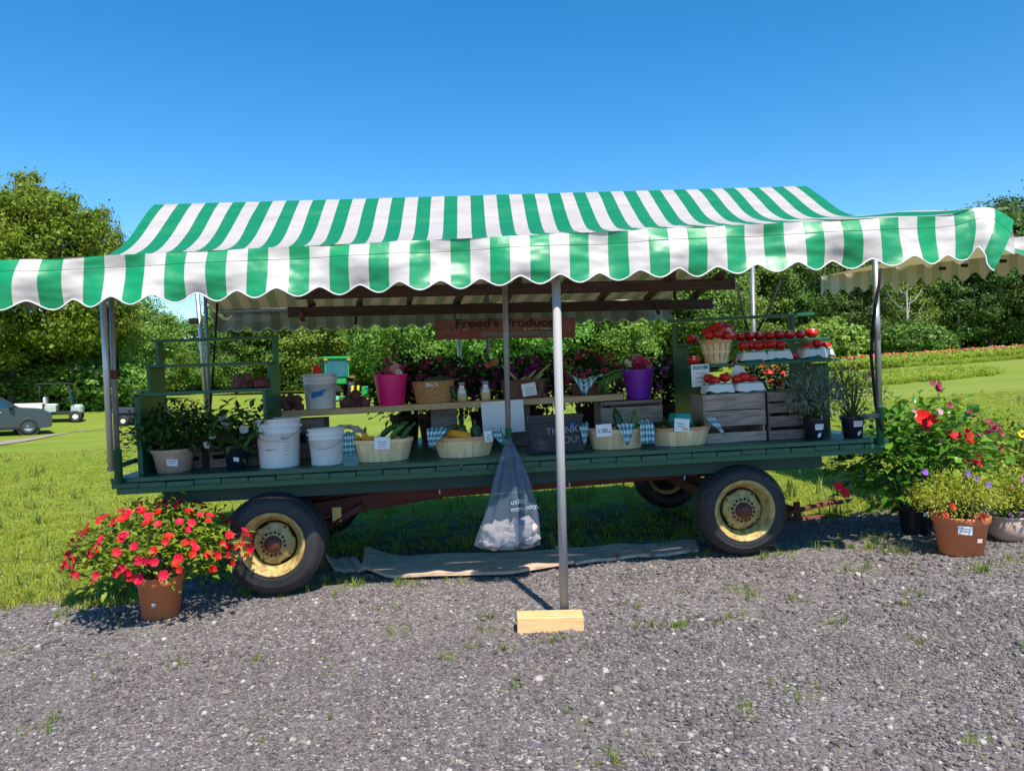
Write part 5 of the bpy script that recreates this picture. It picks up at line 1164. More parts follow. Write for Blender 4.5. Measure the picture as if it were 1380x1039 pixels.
gt = gn.nodes.new('ShaderNodeBsdfTransparent'); gm_ = gn.nodes.new('ShaderNodeMixShader'); gm_.inputs[0].default_value = .22; gn.links.new(gt.outputs[0], gm_.inputs[1]); gn.links.new(g_.outputs[0], gm_.inputs[2]); gn.links.new(gm_.outputs[0], gn.nodes['Material Output'].inputs[0])
def jar(label, px, s=1.0):
    v = .80; u_ = du(px, v, .4); t = thing('glass_jar', label, 'jar', WM(u_, v, bw(u_)), 'jars of golden honey on the bench')
    b = MB(); b.lathe([(.03, 0), (.038, .004), (.042, .03), (.041, .09), (.030, .12), (.026, .13), (.026, .148), (.022, .148)], 28); b.obj('glass', M_glass, t)
    b = MB(); b.lathe([(.028, .003), (.036, .007), (.0395, .03), (.039, .08), (.02, .08)], 28); b.obj('honey', M_oil, t)
    b = MB(); b.lathe([(.028, .142), (.030, .144), (.030, .160), (.026, .163)], 24); b.obj('lid', M_galvd, t)
    ra_ = lambda z: .042 if z < .09 else .042 - (z - .09) * .3
    curved_patch(ra_, -.7, .7, .068, .098).obj('label', M_paper, t)
    b = MB(); b.grid(lambda s_, q: Vector((math.sin(-.6 + 1.2 * s_) * (.036 - .004 * q), -math.cos(-.6 + 1.2 * s_) * (.045 - .006 * q), .10 + .035 * q)), 5, 3); b.obj('tag', M_paper, t)
jar('left jar of golden honey, next to the wicker basket of cucumbers', 623); jar('right jar of golden honey, left of the grey awning pole', 655)
# cloth and basket of green onions
u_ = du(792, .86, .4); wb3 = wicker_basket('low brown basket under a blue checked cloth, left of the purple pail', 768, 816, .88, bw(u_), .09, .2, M_wickb, .85)
u_, w_ = dk(783, 513, .76); cloth('large blue checked cloth draped over the low basket on the bench', W, lambda s, t: Vector((u_ + (s - .5) * .30 + .05, .96 - .22 * min(1, t * 1.4), w_ + .015 + .035 * (s - .5) ** 2 * 4 + .02 * noise.noise(Vector((s * 4, t * 4, 5))) - (.0 if t < .6 else (t - .6) * .34 * max(0, 1 - abs(s - .42) * 2.6)))), 22, 16, 7, group='blue checked cloths')
grp = 'green onion leaves on the checked cloth'
b = MB()
for i, pts in enumerate([[(838, 498), (815, 506), (812, 515), (806, 530)], [(838, 502), (818, 510), (814, 520), (817, 537)], [(838, 506), (816, 512), (808, 516), (806, 534)], [(838, 504), (822, 514), (816, 522), (818, 541)], [(838, 508), (826, 512), (812, 514), (800, 516)]]):
    ps = [pz(x, y, .76 - .02 * (q == 3)) for q, (x, y) in enumerate(pts)]
    b.tube([ps[0], ps[0].lerp(ps[1], .5) + Vector((0, 0, .005)), ps[1], ps[1].lerp(ps[2], .5) + Vector((0, 0, .006)), ps[2], ps[3]], [.009, .012, .013, .012, .011, .007], 6)
b.obj('onion_greens', M_onion, None, W); tag(bpy.data.objects['onion_greens'], 'bunch of green onion leaves hanging over the checked cloth beside the purple pail', 'green onions')
# ------------------------------------------------------------ cards and signs
def card(label, px, py, v, wd, hg, lines, rz=0.0, tilt=0.0, mat=M_paper, head=None, scr=3, seed=0, lean=.12):
    u_, w_ = dk(px, py, v); t = thing('price_card', label, 'card', WM(u_, v, w_, rz) @ Matrix.Rotation(-tilt, 4, 'Y') @ Matrix.Rotation(-lean, 4, 'X'))
    b = MB(); b.box((0, 0, 0), (wd, .0014, hg)); b.obj('sheet', mat, t)
    if head:
        b = MB(); b.box((0, -.0012, hg * .36), (wd * .86, .0008, hg * .16)); b.obj('header', head, t)
    for (txt, sz, x, z, mt) in lines: mobj('lettering', text_mesh(txt, sz, mt), t, Matrix.Translation((x, -.0022, z)) @ UP)
    rr = random.Random(seed)
    for q in range(scr):
        b = MB(); z = hg * (.10 - .2 * q); x0 = -wd * .32 + rr.random() * wd * .1; L_ = wd * (.4 + .25 * rr.random())
        pts = [(x0 + L_ * k / 18, -.0018, z + hg * .05 * math.sin(k * 2.1 + q) * (1 if (k % 5) else .2)) for k in range(19)]; b.tube(pts, .0012, 4); b.obj('handwriting', M_penb, t)
    return t
card('white handwritten price card on the first squash basket', 515, 597, .085, .115, .088, [], tilt=-.05, scr=3, seed=1)
card('small white price card at the right rim of the yellow squash basket', 658, 588, .10, .058, .082, [], tilt=.08, scr=3, seed=2)
card('white price card reading 1.50 ea on the cucumber basket', 814, 580, .085, .118, .092, [('1.50', .045, -.012, -.004, M_ink), ('ea', .022, .042, -.012, M_ink)], tilt=.03, scr=0, seed=3)
cb = bpy.data.objects
t_ = card('white price card with a small yellow drawing on the wide basket', 919, 573, .075, .115, .098, [], tilt=-.10, scr=2, seed=4)
b = MB(); b.sph((0, 0, 0), (.022, .0012, .011), 2); b.obj('drawing', plain('yellow_crayon', (.75, .5, .12), .8), t_, Matrix.Translation((.025, -.0012, -.028)))
card('white price card clipped to the brown wicker basket of pale stalks', 713, 525, .72, .118, .105, [], tilt=.12, scr=4, seed=5)
t_ = card('white produce price sheet with a teal header under the lower left tomato', 944, 506, .43, .148, .178, [('LOCAL', .032, -.015, .066, M_paper)], tilt=.02, scr=4, seed=6, head=plain('teal_print', (.03, .30, .27), .7), lean=.0)
t_ = card('blank white sheet of paper hanging from the bench behind the grey pole', 678, 562, .68, .345, .262, [], tilt=.03, scr=0, lean=.0)
M_slate = plain('black_chalkboard', (.022, .026, .032), .6, var=.4, nscale=5, dirt=(.07, .075, .08), dirt_amt=.5); M_chalk = plain('chalk', (.28, .31, .35), .9, var=.3, nscale=90)
M_bframe = plain('black_frame', (.03, .032, .038), .5)
ua_, ub_ = du(713, .16, .15), du(786, .16, .15); u0_ = (ua_ + ub_) / 2; bwid = ub_ - ua_
cbd = thing('chalkboard', 'black chalkboard reading THANK YOU with a chalk pumpkin, behind the long pole', 'sign', WM(u0_, .16, .0)); H_ = .285
b = MB(); b.box((0, .06, H_ / 2), (bwid, .11, H_ - .002), bev=.004); b.obj('box', M_bframe, cbd)
b = MB(); b.box((0, .0, (H_ - .05) / 2), (bwid - .012, .008, H_ - .055), bev=.002); b.obj('slate', M_slate, cbd)
b = MB(); b.box((0, .035, H_ - .012), (bwid + .01, .12, .022), bev=.003); b.obj('lid', M_bframe, cbd)
mobj('lettering', text_mesh('THANK', .072, M_chalk), cbd, Matrix.Translation((.045, -.0065, .165)) @ UP @ Matrix.Rotation(.06, 4, 'Z')); mobj('lettering', text_mesh('YOU!', .072, M_chalk), cbd, Matrix.Translation((.09, -.0065, .092)) @ UP @ Matrix.Rotation(.04, 4, 'Z'))
b = MB()
for k in range(-2, 3):
    b.tube([(-.115 + k * .017 + math.sin(a) * (.016 if abs(k) < 2 else .018), -.0065, .06 + .03 * math.cos(a)) for a in [i * math.pi / 8 for i in range(17)]], .0013, 4)
b.tube([(-.115, -.0065, .088), (-.112, -.0065, .105), (-.105, -.0065, .11)], .002, 4); b.tube([(-.112, -.0065, .1), (-.13, -.0065, .112), (-.14, -.0065, .102)], .0013, 4); b.obj('pumpkin_drawing', M_chalk, cbd)
b = MB(); b.box((0, 0, 0), (.02, .003, .035)); b.obj('tape', M_bluetape, cbd, Matrix.Translation((.005 + .12, -.008, .2)))
# ------------------------------------------------------------ potted plants
M_terra = plain('terracotta', (0.66, 0.20, 0.08), .8, var=.12, nscale=7, bump=.15, dirt=(.50, .27, .18), dirt_amt=.4); M_beige = plain('beige_clay', (.52, .36, .29), .75, var=.12, nscale=8, dirt=(.6, .5, .42), dirt_amt=.3)
M_pot = plain('black_nursery_pot', (.016, .019, .032), .4, var=.2); M_brownpot = plain('brown_pot', (.10, .04, .03), .7, var=.2); M_soil = plain('soil', (.035, .025, .018), .95, var=.3, nscale=30, bump=.8)
def pot_parts(t, r, H_, mat, taper=.74, rim=.16, round_=False):
    r0 = r * taper
    if round_: pr = [(r * .5, 0), (r * .62, .004), (r * .88, H_ * .25), (r * .99, H_ * .55), (r * .96, H_ * .8), (r * .93, H_ * .88), (r * 1.0, H_ * .92), (r * 1.0, H_), (r * .94, H_), (r * .9, H_ * .85)]
    else: pr = [(r0 * .9, 0), (r0, .004), (r * .955 - (r - r0) * rim, H_ * (1 - rim) - .004), (r * .97 - (r - r0) * rim * .5, H_ * (1 - rim)), (r * .985, H_ * (1 - rim) + .006), (r, H_ - .008), (r + .002, H_), (r - .008, H_ + .001), (r - .012, H_ * .86)]
    b = MB(); b.lathe(pr, 44); b.obj('pot', mat, t); b = MB(); b.lathe([(r * .90, H_ * .86), (r * .5, H_ * .9), (.01, H_ * .91)], 24); b.obj('soil', M_soil, t)
    return lambda z: r0 + (r - r0) * z / H_
def foliage(seed, n, rx, ry, rz, zc, L_, Wd, mat, stems=14, zbase=0.0, stem_mat=None, flat=.35, shell=.45, droop=.0, n_cl=40, lo=-1.0):
    rr = random.Random(seed); b = MB(); cl_ = []
    for i in range(n_cl):
        d = Vector((rr.gauss(0, 1), rr.gauss(0, 1), rr.gauss(0, 1))).normalized()
        if d.z < lo: d.z = abs(d.z) * .3
        k = (shell + (1 - shell) * rr.random() ** .5) * (1 + .22 * noise.noise(d * 2 + Vector((seed, 0, 0)))); cl_.append((Vector((d.x * rx * k, d.y * ry * k, zc + d.z * rz * k)), d))
    for i in range(n):
        c, d = cl_[rr.randrange(n_cl)]; sp_ = L_ * 1.3
        cg = lambda s_: max(-1.6 * s_, min(1.6 * s_, rr.gauss(0, s_)))
        p = c + Vector((cg(sp_), cg(sp_), cg(sp_ * .7)))
        dd = Vector((d.x + rr.gauss(0, .7), d.y + rr.gauss(0, .7), (d.z * .5 + rr.gauss(0, flat)) - droop)); b.leaf(p, dd, (rr.gauss(0, .3), rr.gauss(0, .3), 1), L_ * (.55 + .7 * rr.random()), Wd * (.6 + .6 * rr.random()), fold=.18)
    fo = b.mesh(mat, 'foliage', normals=False); b = MB()
    for i in range(stems):
        c, d = cl_[rr.randrange(n_cl)]; b.tube([(rr.gauss(0, .02), rr.gauss(0, .02), zbase), c * .5 + Vector((0, 0, zbase * .5)), c], [.006, .004, .0015], 5)
    return fo, b.mesh(stem_mat or M_gstem, 'stems'), cl_
M_gstem = plain('green_stem', (.07, .12, .03), .6)
def flower5(r, mat, cup=.18, n=5, wid=.84):
    b = MB()
    for q in range(n):
        a = q * 2 * math.pi / n; ca, sa_ = math.cos(a), math.sin(a); w_ = r * wid * math.sin(math.pi / n) * 1.1
        c = b.bm.verts.new((0, 0, 0)); pts = [(.35, -.5, .4), (.8, -1, .8), (1.02, -.45, 1), (1.02, .45, 1), (.8, 1, .8), (.35, .5, .4)]
        vs = [b.bm.verts.new((r * x * ca - w_ * y * sa_, r * x * sa_ + w_ * y * ca, cup * r * z + .002 * q)) for x, y, z in pts]; m_ = b.bm.verts.new((r * .6 * ca, r * .6 * sa_, cup * r * .35))
        for f in [(c, vs[0], m_), (vs[0], vs[1], m_), (vs[1], vs[2], m_), (vs[2], vs[3], m_), (vs[3], vs[4], m_), (vs[4], vs[5], m_), (vs[5], c, m_)]: ff = b.bm.faces.new(f); ff.smooth = True
    return b.mesh(mat, 'flower', normals=False)
def petal(name, c, tr=.25, rough=.5):
    m, n, out = new_mat(name); oi = n.nodes.new('ShaderNodeObjectInfo').outputs['Random']
    hsv = n.nodes.new('ShaderNodeHueSaturation'); hsv.inputs['Color'].default_value = (*c, 1); v_ = math_n(n, 'MULTIPLY_ADD', oi, .4); n.nodes[-1].inputs[2].default_value = .75; lk(n, v_, hsv.inputs['Value'])
    h_ = math_n(n, 'MULTIPLY_ADD', math_n(n, 'FRACT', math_n(n, 'MULTIPLY', oi, 17.0)), .014); n.nodes[-1].inputs[2].default_value = .491; lk(n, h_, hsv.inputs['Hue'])
    b = pbsdf(n, None, hsv.outputs[0], rough, spec=.25); t = n.nodes.new('ShaderNodeBsdfTranslucent'); lk(n, hsv.outputs[0], t.inputs[0]); ms = n.nodes.new('ShaderNodeMixShader'); ms.inputs[0].default_value = tr
    lk(n, b.outputs[0], ms.inputs[1]); lk(n, t.outputs[0], ms.inputs[2]); lk(n, ms.outputs[0], out.inputs[0]); return m
def bloom(t, mesh, pts, name='flower', s=1.0, seed=1, face=None):
    rr = random.Random(seed)
    for p, d in pts:
        d = Vector(d).normalized() + Vector((rr.gauss(0, .25), rr.gauss(0, .25), rr.gauss(0, .2))); k = s * (.8 + .45 * rr.random())
        mobj(name, mesh, t, Matrix.Translation(p) @ d.to_track_quat('Z', 'Y').to_matrix().to_4x4() @ Matrix.Rotation(rr.random() * 6, 4, 'Z') @ Matrix.Scale(k, 4))
def ell_pts(n, rx, ry, rz, zc, seed, lo=-.2, front=.45, out=1.06):
    rr = random.Random(seed); r_ = []; tries = 0
    while len(r_) < n and tries < 9000:
        tries += 1
        d = Vector((rr.gauss(0, 1), rr.gauss(0, 1), rr.gauss(0, 1))).normalized()
        if d.z < lo or d.y > front: continue
        k = out * (1 + .18 * noise.noise(d * 2 + Vector((seed, 0, 0)))); p = Vector((d.x * rx * k, d.y * ry * k, zc + d.z * rz * k))
        if any((p - q[0]).length < min(rx, rz) * .09 for q in r_): continue
        r_.append((p, Vector((d.x, d.y - .45, d.z + .35))))
    return r_
M_imp = leafmat('impatiens_leaf', (.09, .20, .015), (.33, .45, .04), .3, .42, .015, 5); M_darkleaf = leafmat('bronze_leaf', (.008, .026, .010), (.03, .07, .018), .2, .4, .02, 6)
M_basil = leafmat('dark_herb_leaf', (.02, .08, .015), (.10, .21, .035), .25, .45, .015, 6); M_silver = leafmat('silvery_leaf', (.11, .17, .13), (.28, .36, .27), .2, .6, .02, 6)
M_fine = leafmat('yellow_green_leaf', (.18, .27, .02), (.48, .50, .06), .35, .5, .015, 6); M_hib = leafmat('hibiscus_leaf', (.035, .12, .015), (.22, .42, .04), .3, .25, .012, 5); M_limb = leafmat('butterfly_bush_leaf', (.05, .10, .03), (.16, .24, .08), .3, .5, .015, 6)
P_red = petal('red_petal', (.78, .012, .028)); P_pink = petal('pink_petal', (.62, .035, .17)); P_mag = petal('magenta_petal', (.42, .008, .28)); P_coral = petal('coral_petal', (.68, .09, .16)); P_lil = petal('lilac_petal', (.50, .16, .42)); P_white = petal('white_petal', (.78, .72, .68)); P_blush = petal('blush_petal', (.72, .38, .42)); P_vio = petal('violet_petal', (.28, .12, .62)); P_yel = petal('yellow_petal', (.85, .6, .04)); P_orange = petal('orange_red_petal', (.75, .07, .03)); P_mroon = petal('dull_rose_petal', (.38, .05, .12))
F_ = lambda r, m, **k: flower5(r, m, **k)
def sticker(t, ra, a0, a1, z0, z1, tilt=0.0, mat=None, lines=2):
    curved_patch(ra, a0, a1, z0, z1, .003, tilt=tilt).obj('label', mat or M_paper, t)
    for q in range(lines): curved_patch(ra, a0 + .05, a1 - .10 - .05 * q, z1 - (z1 - z0) * (.3 + .3 * q), z1 - (z1 - z0) * (.22 + .3 * q), .0045, tilt=tilt).obj('printed_line', M_print, t)
# red impatiens at the left front
g0 = gpt(208, 836)
t = thing('potted_plant', 'big red flowering plant in a terracotta pot on the gravel left of the front wheel', 'potted plant', Matrix.Translation((g0.x, g0.y + .1, gh(g0.x, g0.y) - .002)))
ra = pot_parts(t, .158, .29, M_terra, .76, .2); sticker(t, ra, .02, .22, .10, .125, .006, M_tape_w, 0)
fo, st, cl_ = foliage(11, 2600, .49, .42, .27, .45, .062, .034, M_imp, 40, .24, n_cl=130, lo=-.55, shell=.6)
mobj('foliage', fo, t, Matrix.Translation((-.03, 0, 0))); mobj('stems', st, t)
bloom(t, F_(.026, P_red), ell_pts(135, .52, .45, .29, .45, 4, -.30, .7), seed=3)
# New Guinea impatiens behind the bench
def deckplant(label, px, v, ytop, wd, fl, nfl, seed, leafm=M_darkleaf, potm=M_brownpot, cat='potted plant', potr=.15, poth=.26, n=1600, group='flowering plants behind the bench'):
    u_ = du(px, v, .4); H_ = dk(px, ytop, v)[1]; t = thing('potted_plant', label, cat, WM(u_, v, 0, seed), group); pot_parts(t, potr, poth, potm)
    rz = (H_ - poth * .8) / 2 * .95; zc = H_ - rz * .95; fo, st, cl_ = foliage(seed, n, wd / 2, wd / 2 * .8, rz, zc, .085, .034, leafm, 20, poth * .85, n_cl=60, shell=.4, lo=-.9)
    mobj('foliage', fo, t, Matrix.Rotation(-seed, 4, 'Z')); mobj('stems', st, t); k = Matrix.Rotation(-seed, 3, 'Z')
    bloom(t, fl, [(k @ p, k @ d) for p, d in ell_pts(int(nfl * 1.8), wd / 2, wd / 2 * .8, rz, zc, seed + 1, -.35, .3, 1.0)], seed=seed); return t
deckplant('pink flowering plant in a brown pot behind the tan wicker basket', 582, 1.75, 487, .68, F_(.027, P_pink), 30, 2)
deckplant('magenta flowering plant behind the two golden jars', 652, 1.8, 492, .56, F_(.027, P_mag), 22, 3)
deckplant('magenta flowering plant behind the brown basket of pale stalks', 712, 1.75, 486, .66, F_(.028, P_mag), 30, 4)
deckplant('coral pink flowering plant right of the long white pole, behind the checked cloth', 795, 1.75, 477, .72, F_(.028, P_coral), 36, 5)
deckplant('lilac flowering plant between the purple pail and the tomato stand', 893, 1.75, 486, .52, F_(.027, P_lil), 24, 6)
deckplant('pink flowering plant just left of the tan wicker basket, behind the pink pail', 545, 1.9, 500, .40, F_(.026, P_pink), 12, 7)
deckplant('dark leafy plant with orange red flowers behind the tomato stand', 1048, 1.8, 492, .80, F_(.032, P_orange), 12, 8, group=None)
u_, w_ = dk(668, 490, 1.5); bl_ = thing('potted_plant', 'peach flower heads rising left of the grey pole, among the magenta flowers', 'potted plant', WM(du(668, 1.5, 0), 1.55, 0)); pot_parts(bl_, .09, .16, M_brownpot)
b = MB(); b.tube([(0, 0, .13), (.02, 0, .45), (.0, 0, w_)], .004, 5); b.obj('stems', M_gstem, bl_); bloom(bl_, F_(.03, petal('peach_petal', (.75, .30, .14))), [((.0, -.01, w_), (0, -1, .4)), ((.04, 0, w_ + .02), (.2, -1, .4)), ((-.04, 0, w_ - .01), (-.2, -1, .3))])
# cut flowers in the pails
def cut_flowers(label, px, ybase, v, items, greens, seed):
    u0, wz_ = dk(px, ybase, v); t = thing('cut_flowers', label, 'flowers', WM(u0, v, wz_ - .12)); rr = random.Random(seed); b = MB(); b2 = MB(); k = 0
    for (x, y, mesh, s_) in items:
        a_, c_ = dk(x, y, v - .05 + .02 * (k % 3)); p = Vector((a_ - u0, -.05 + .02 * (k % 3), c_ - wz_ + .12)); k += 1; b.tube([(rr.gauss(0, .02), 0, 0), p * .6, p], .003, 5)
        bloom(t, mesh, [(p, (rr.gauss(0, .3), -1, .5))], s=s_, seed=k); bloom(t, mesh, [(p + Vector((.004, -.004, .006)), (rr.gauss(0, .3), -1, .6))], s=s_ * .65, seed=k + 50)
    for (x, y) in greens:
        a_, c_ = dk(x, y, v); p = Vector((a_ - u0, .02, c_ - wz_ + .12)); b.tube([(rr.gauss(0, .02), 0, 0), p * .6 + Vector((rr.gauss(0, .02), 0, 0)), p], [.003, .002, .001], 5)
        for q in range(16):
            kk = .35 + .65 * q / 16; b2.leaf(p * kk, (rr.gauss(0, 1), rr.gauss(0, 1), .9), (0, 0, 1), .05 * (1.2 - kk * .6), .014)
    b.obj('stems', M_gstem, t); b2.obj('foliage', M_basil, t, normals=False)
R1 = F_(.034, P_pink, cup=.5); R2 = F_(.04, P_blush, cup=.6); R3 = F_(.036, P_white, cup=.6); R4 = F_(.034, P_mroon, cup=.5); R5 = F_(.036, P_coral, cup=.5)
cut_flowers('bunch of pink and white cut flowers standing in the hot pink pail', 527, 508, .86, [(520, 488, R4, 1), (523, 503, R5, 1), (534, 499, R2, 1.15), (537, 504, R3, 1), (515, 505, R4, .9), (528, 506, R3, .9), (543, 497, R4, .8), (518, 497, R4, .7)], [(514, 478), (530, 466), (538, 460), (544, 478), (524, 474), (535, 470)], 3)
cut_flowers('bunch of pink cut flowers with tall greens standing in the purple pail', 860, 497, .93, [(844, 492, R3, 1.1), (855, 490, R5, 1.1), (863, 487, R5, 1.2), (869, 490, R1, 1), (859, 494, R1, 1.1), (873, 493, R2, 1), (856, 482, R2, .7), (878, 486, R4, .8), (846, 487, R4, .8)], [(830, 472), (838, 458), (845, 450), (852, 446), (858, 455), (866, 466), (835, 480), (848, 466)], 4)
# left of the deck
def potted(label, px, v, w, r, H_, mat, fol, group=None, name='potted_plant'):
    u_ = du(px, v, w + .1); t = thing(name, label, 'potted plant', WM(u_, v, w), group); ra = pot_parts(t, r, H_, mat); fo, st, cl_ = fol
    mobj('foliage', fo, t); mobj('stems', st, t); return t, ra
t, ra = potted('dark green herb spreading out of a beige pot at the left end of the wagon', 234, .24, 0, .155, .172, M_beige, foliage(21, 2300, .33, .25, .16, .30, .052, .028, M_basil, 30, .14, n_cl=90, lo=-.45, shell=.35))
sticker(t, ra, .0, .55, .055, .105, -.01)
t, ra = potted('leafy plant with white trumpet flowers in a black pot, right of the beige pot', 319, .24, 0, .095, .175, M_pot, foliage(22, 420, .17, .15, .12, .26, .10, .042, M_basil, 16, .14, n_cl=36, lo=-.4, shell=.3))
sticker(t, ra, .0, .45, .06, .09, -.008, lines=0)
TR = F_(.036, P_white, cup=.9)
bloom(t, TR, [((-.02, -.12, .32), (-.2, -1, .4)), ((-.17, -.08, .20), (-.4, -1, -.1)), ((.09, -.12, .29), (.4, -1, .3)), ((-.05, -.09, .355), (-.3, -1, .6)), ((-.12, -.12, .25), (-.4, -1, .2))], s=.9)
# right of the deck
t, ra = potted('silvery leaved plant in a black pot at the right end of the wagon', 1097, .16, 0, .088, .165, M_pot, foliage(23, 1500, .21, .16, .20, .33, .062, .013, M_silver, 30, .13, n_cl=60, lo=-.6, shell=.2, flat=.7), 'black nursery pots on the wagon')
sticker(t, ra, -.35, .5, .075, .12); sticker(t, ra, -.1, .25, .02, .05, .012, lines=0)
t, ra = potted('airy shrub with a pink flower spike in a black pot beside the right awning pole', 1149, .16, 0, .092, .165, M_pot, foliage(24, 900, .19, .16, .24, .36, .055, .014, M_limb, 30, .13, n_cl=60, lo=-.6, shell=.2, flat=.7), 'black nursery pots on the wagon')
sticker(t, ra, -.4, .45, .085, .13); sticker(t, ra, -.05, .35, .02, .05, .015, lines=0)
b = MB()
for i in range(14): b.sph((.13 + .003 * i, 0, .44 + .006 * i), (.010, .010, .010), 1)
b.obj('flower_spike', P_lil, t); b = MB(); b.tube([(0, 0, .15), (.08, 0, .35), (.17, 0, .52)], .003, 5); b.obj('stem', M_gstem, t)
# low drooping sprigs between them
# right on the ground
def gplant(label, px, py, r, H_, mat, fol, round_=False, group=None, taper=.74):
    g = gpt(px, py); t = thing('potted_plant', label, 'potted plant', Matrix.Translation((g.x, g.y + r * .7, gh(g.x, g.y))), group); ra = pot_parts(t, r, H_, mat, taper, .18, round_); fo, st, cl_ = fol
    mobj('foliage', fo, t); mobj('stems', st, t); return t, ra, g.y + r * .7, t.matrix_basis.translation.copy()
def fl_at(t, o, mesh, lst, s=1.0, dy=-.25, seed=1, name='flower'):
    for i, (px, py) in enumerate(lst):
        p = at(px, py, o.y + dy * (1 if i % 2 else .8)) - o; bloom(t, mesh, [(p, (.2 * (i % 3 - 1), -1, .35))], name, s, seed + i)
t, ra, Y_, o = gplant('glossy leaved bush with big red blooms in a dark pot, right of the wagon', 1244, 722, .145, .25, M_pot, foliage(36, 1700, .50, .34, .40, .60, .105, .066, M_hib, 40, .2, n_cl=120, lo=-.8, shell=.35))
sticker(t, ra, -.1, .25, .16, .19, .008, lines=0)
fl_at(t, o, F_(.050, P_red, cup=.3), [(1284, 587), (1302, 589), (1246, 575), (1257, 567), (1243, 563)], s=1.05, dy=-.34); fl_at(t, o, F_(.04, P_red, cup=.3), [(1308, 624), (1317, 621), (1137, 664), (1130, 655)], s=1, dy=-.3)
fl_at(t, o, F_(.03, P_blush, cup=.6), [(1264, 556), (1228, 558), (1262, 594)], dy=-.3)
g = gpt(1300, 712)
t2, ra, Y_, o = gplant('tall rose bush with magenta blooms standing behind the hibiscus', 1305, 700, .14, .24, M_pot, foliage(32, 1100, .34, .28, .34, .66, .058, .034, M_imp, 40, .2, n_cl=80, lo=-.8, shell=.3))
fl_at(t2, o, F_(.034, P_pink, cup=.4), [(1328, 567), (1334, 575), (1346, 583), (1342, 575), (1333, 583), (1279, 546), (1310, 558), (1319, 588)], s=1.0, dy=-.2); fl_at(t2, o, F_(.03, P_mroon, cup=.4), [(1256, 518), (1264, 520), (1262, 524), (1347, 603)], s=1, dy=-.1)
b = MB(); p_ = at(1263, 522, o.y) - o; b.tube([(0, 0, .3), p_ * .6, p_], [.006, .004, .002], 5); b.obj('stem', M_gstem, t2); b = MB(); rr = random.Random(4)
for i in range(60): k = .62 + .38 * rr.random(); b.leaf(p_ * k + Vector((rr.gauss(0, .02), rr.gauss(0, .02), 0)), (rr.gauss(0, 1), rr.gauss(0, 1), .5), (0, 0, 1), .05, .028)
b.obj('foliage', M_imp, t2, normals=False)
t, ra, Y_, o = gplant('feathery yellow green plant in a terracotta pot at the right, nearest the camera', 1310, 752, .19, .275, M_terra, foliage(33, 3600, .33, .28, .17, .40, .034, .010, M_fine, 50, .24, n_cl=120, lo=-.5, shell=.3, flat=.8))
sticker(t, ra, -.62, -.12, .165, .225, -.006); sticker(t, ra, .12, .38, .105, .135, -.004, M_tape_w, 0)
fl_at(t, o, F_(.022, P_vio), [(1246, 637), (1303, 639), (1331, 653), (1316, 645)], dy=-.1); fl_at(t, o, F_(.024, P_orange), [(1274, 694), (1322, 696), (1283, 682)], dy=-.2)
t, ra, Y_, o = gplant('small leafed plant in a rounded beige pot at the right edge', 1372, 732, .15, .19, M_beige, foliage(34, 1700, .24, .22, .19, .34, .036, .02, M_fine, 30, .16, n_cl=80, lo=-.5, shell=.3), True)
sticker(t, ra, -.55, .2, .07, .13, -.004); fl_at(t, o, F_(.02, P_lil), [(1364, 657), (1376, 646), (1361, 694)], dy=-.15)
t, ra, Y_, o = gplant('dark leafed bush with a yellow bloom behind the beige pot at the right edge', 1385, 690, .14, .22, M_pot, foliage(35, 1100, .30, .26, .30, .48, .06, .032, M_imp, 30, .16, n_cl=70, lo=-.6, shell=.3))
fl_at(t, o, F_(.04, P_yel), [(1377, 586)], dy=-.15)

# ------------------------------------------------------------ the hanging bag
def bagmat():
    m, n, out = new_mat('smoky_plastic_film'); b = pbsdf(n, None, (.20, .27, .36), .22, normal=bump_n(n, noise_n(n, coord(n, 'Object', (9, 9, 1.3)), 5, 4), .7, .015), spec=.6)
    t = n.nodes.new('ShaderNodeBsdfTransparent'); t.inputs[0].default_value = (.72, .78, .84, 1); ms = n.nodes.new('ShaderNodeMixShader')
    ms.inputs[0].default_value = .34; lk(n, t.outputs[0], ms.inputs[1]); lk(n, b.outputs[0], ms.inputs[2]); lk(n, ms.outputs[0], out.inputs[0]); return m
M_bag = bagmat(); vb = -.10
bu, bt = dk(686, 598, vb); _, bbz = dk(686, 737, vb); HB = bt - bbz
bag = thing('plastic_bag', 'smoky clear plastic bag with pale bundles inside, tied to the grey awning pole', 'bag', WM(bu, vb, bbz))
def bagf(s, t):
    a = s * 2 * math.pi; z = t * HB; k = 1 - t
    wx = .022 + .215 * k ** .82; wy = .02 + .085 * min(1, k / .5) ** .8
    if t < .05: q = t / .05; wx *= .97 + .03 * q; wy *= .35 + .65 * q
    fold = 1 + .16 * math.sin(a * 9 + 2) * (t ** .7) * (1 if t > .1 else t * 10) + .05 * math.sin(a * 5 + t * 4)
    cx_ = .02 * math.sin(t * 3) - .045 * (1 - t)
    return Vector((cx_ + wx * math.cos(a) * fold * (1 + .0 * k), wy * math.sin(a) * fold, z + .014 * math.cos(a * 2) * k - .03 * (math.cos(a)) * .3 * k + .02 * noise.noise(Vector((math.cos(a), math.sin(a), t * 4)))))
b = MB(); b.grid(bagf, 96, 40); b.grid(lambda s, t: Vector((bagf(s, 0).x * t, bagf(s, 0).y * t, bagf(s, 0).z * t + .004 * (1 - t))), 48, 3); b.obj('film', M_bag, bag)
M_pkg = plain('cream_bundle', (.88, .68, .58), .7, var=.12, nscale=14, bump=.5, bscale=25)
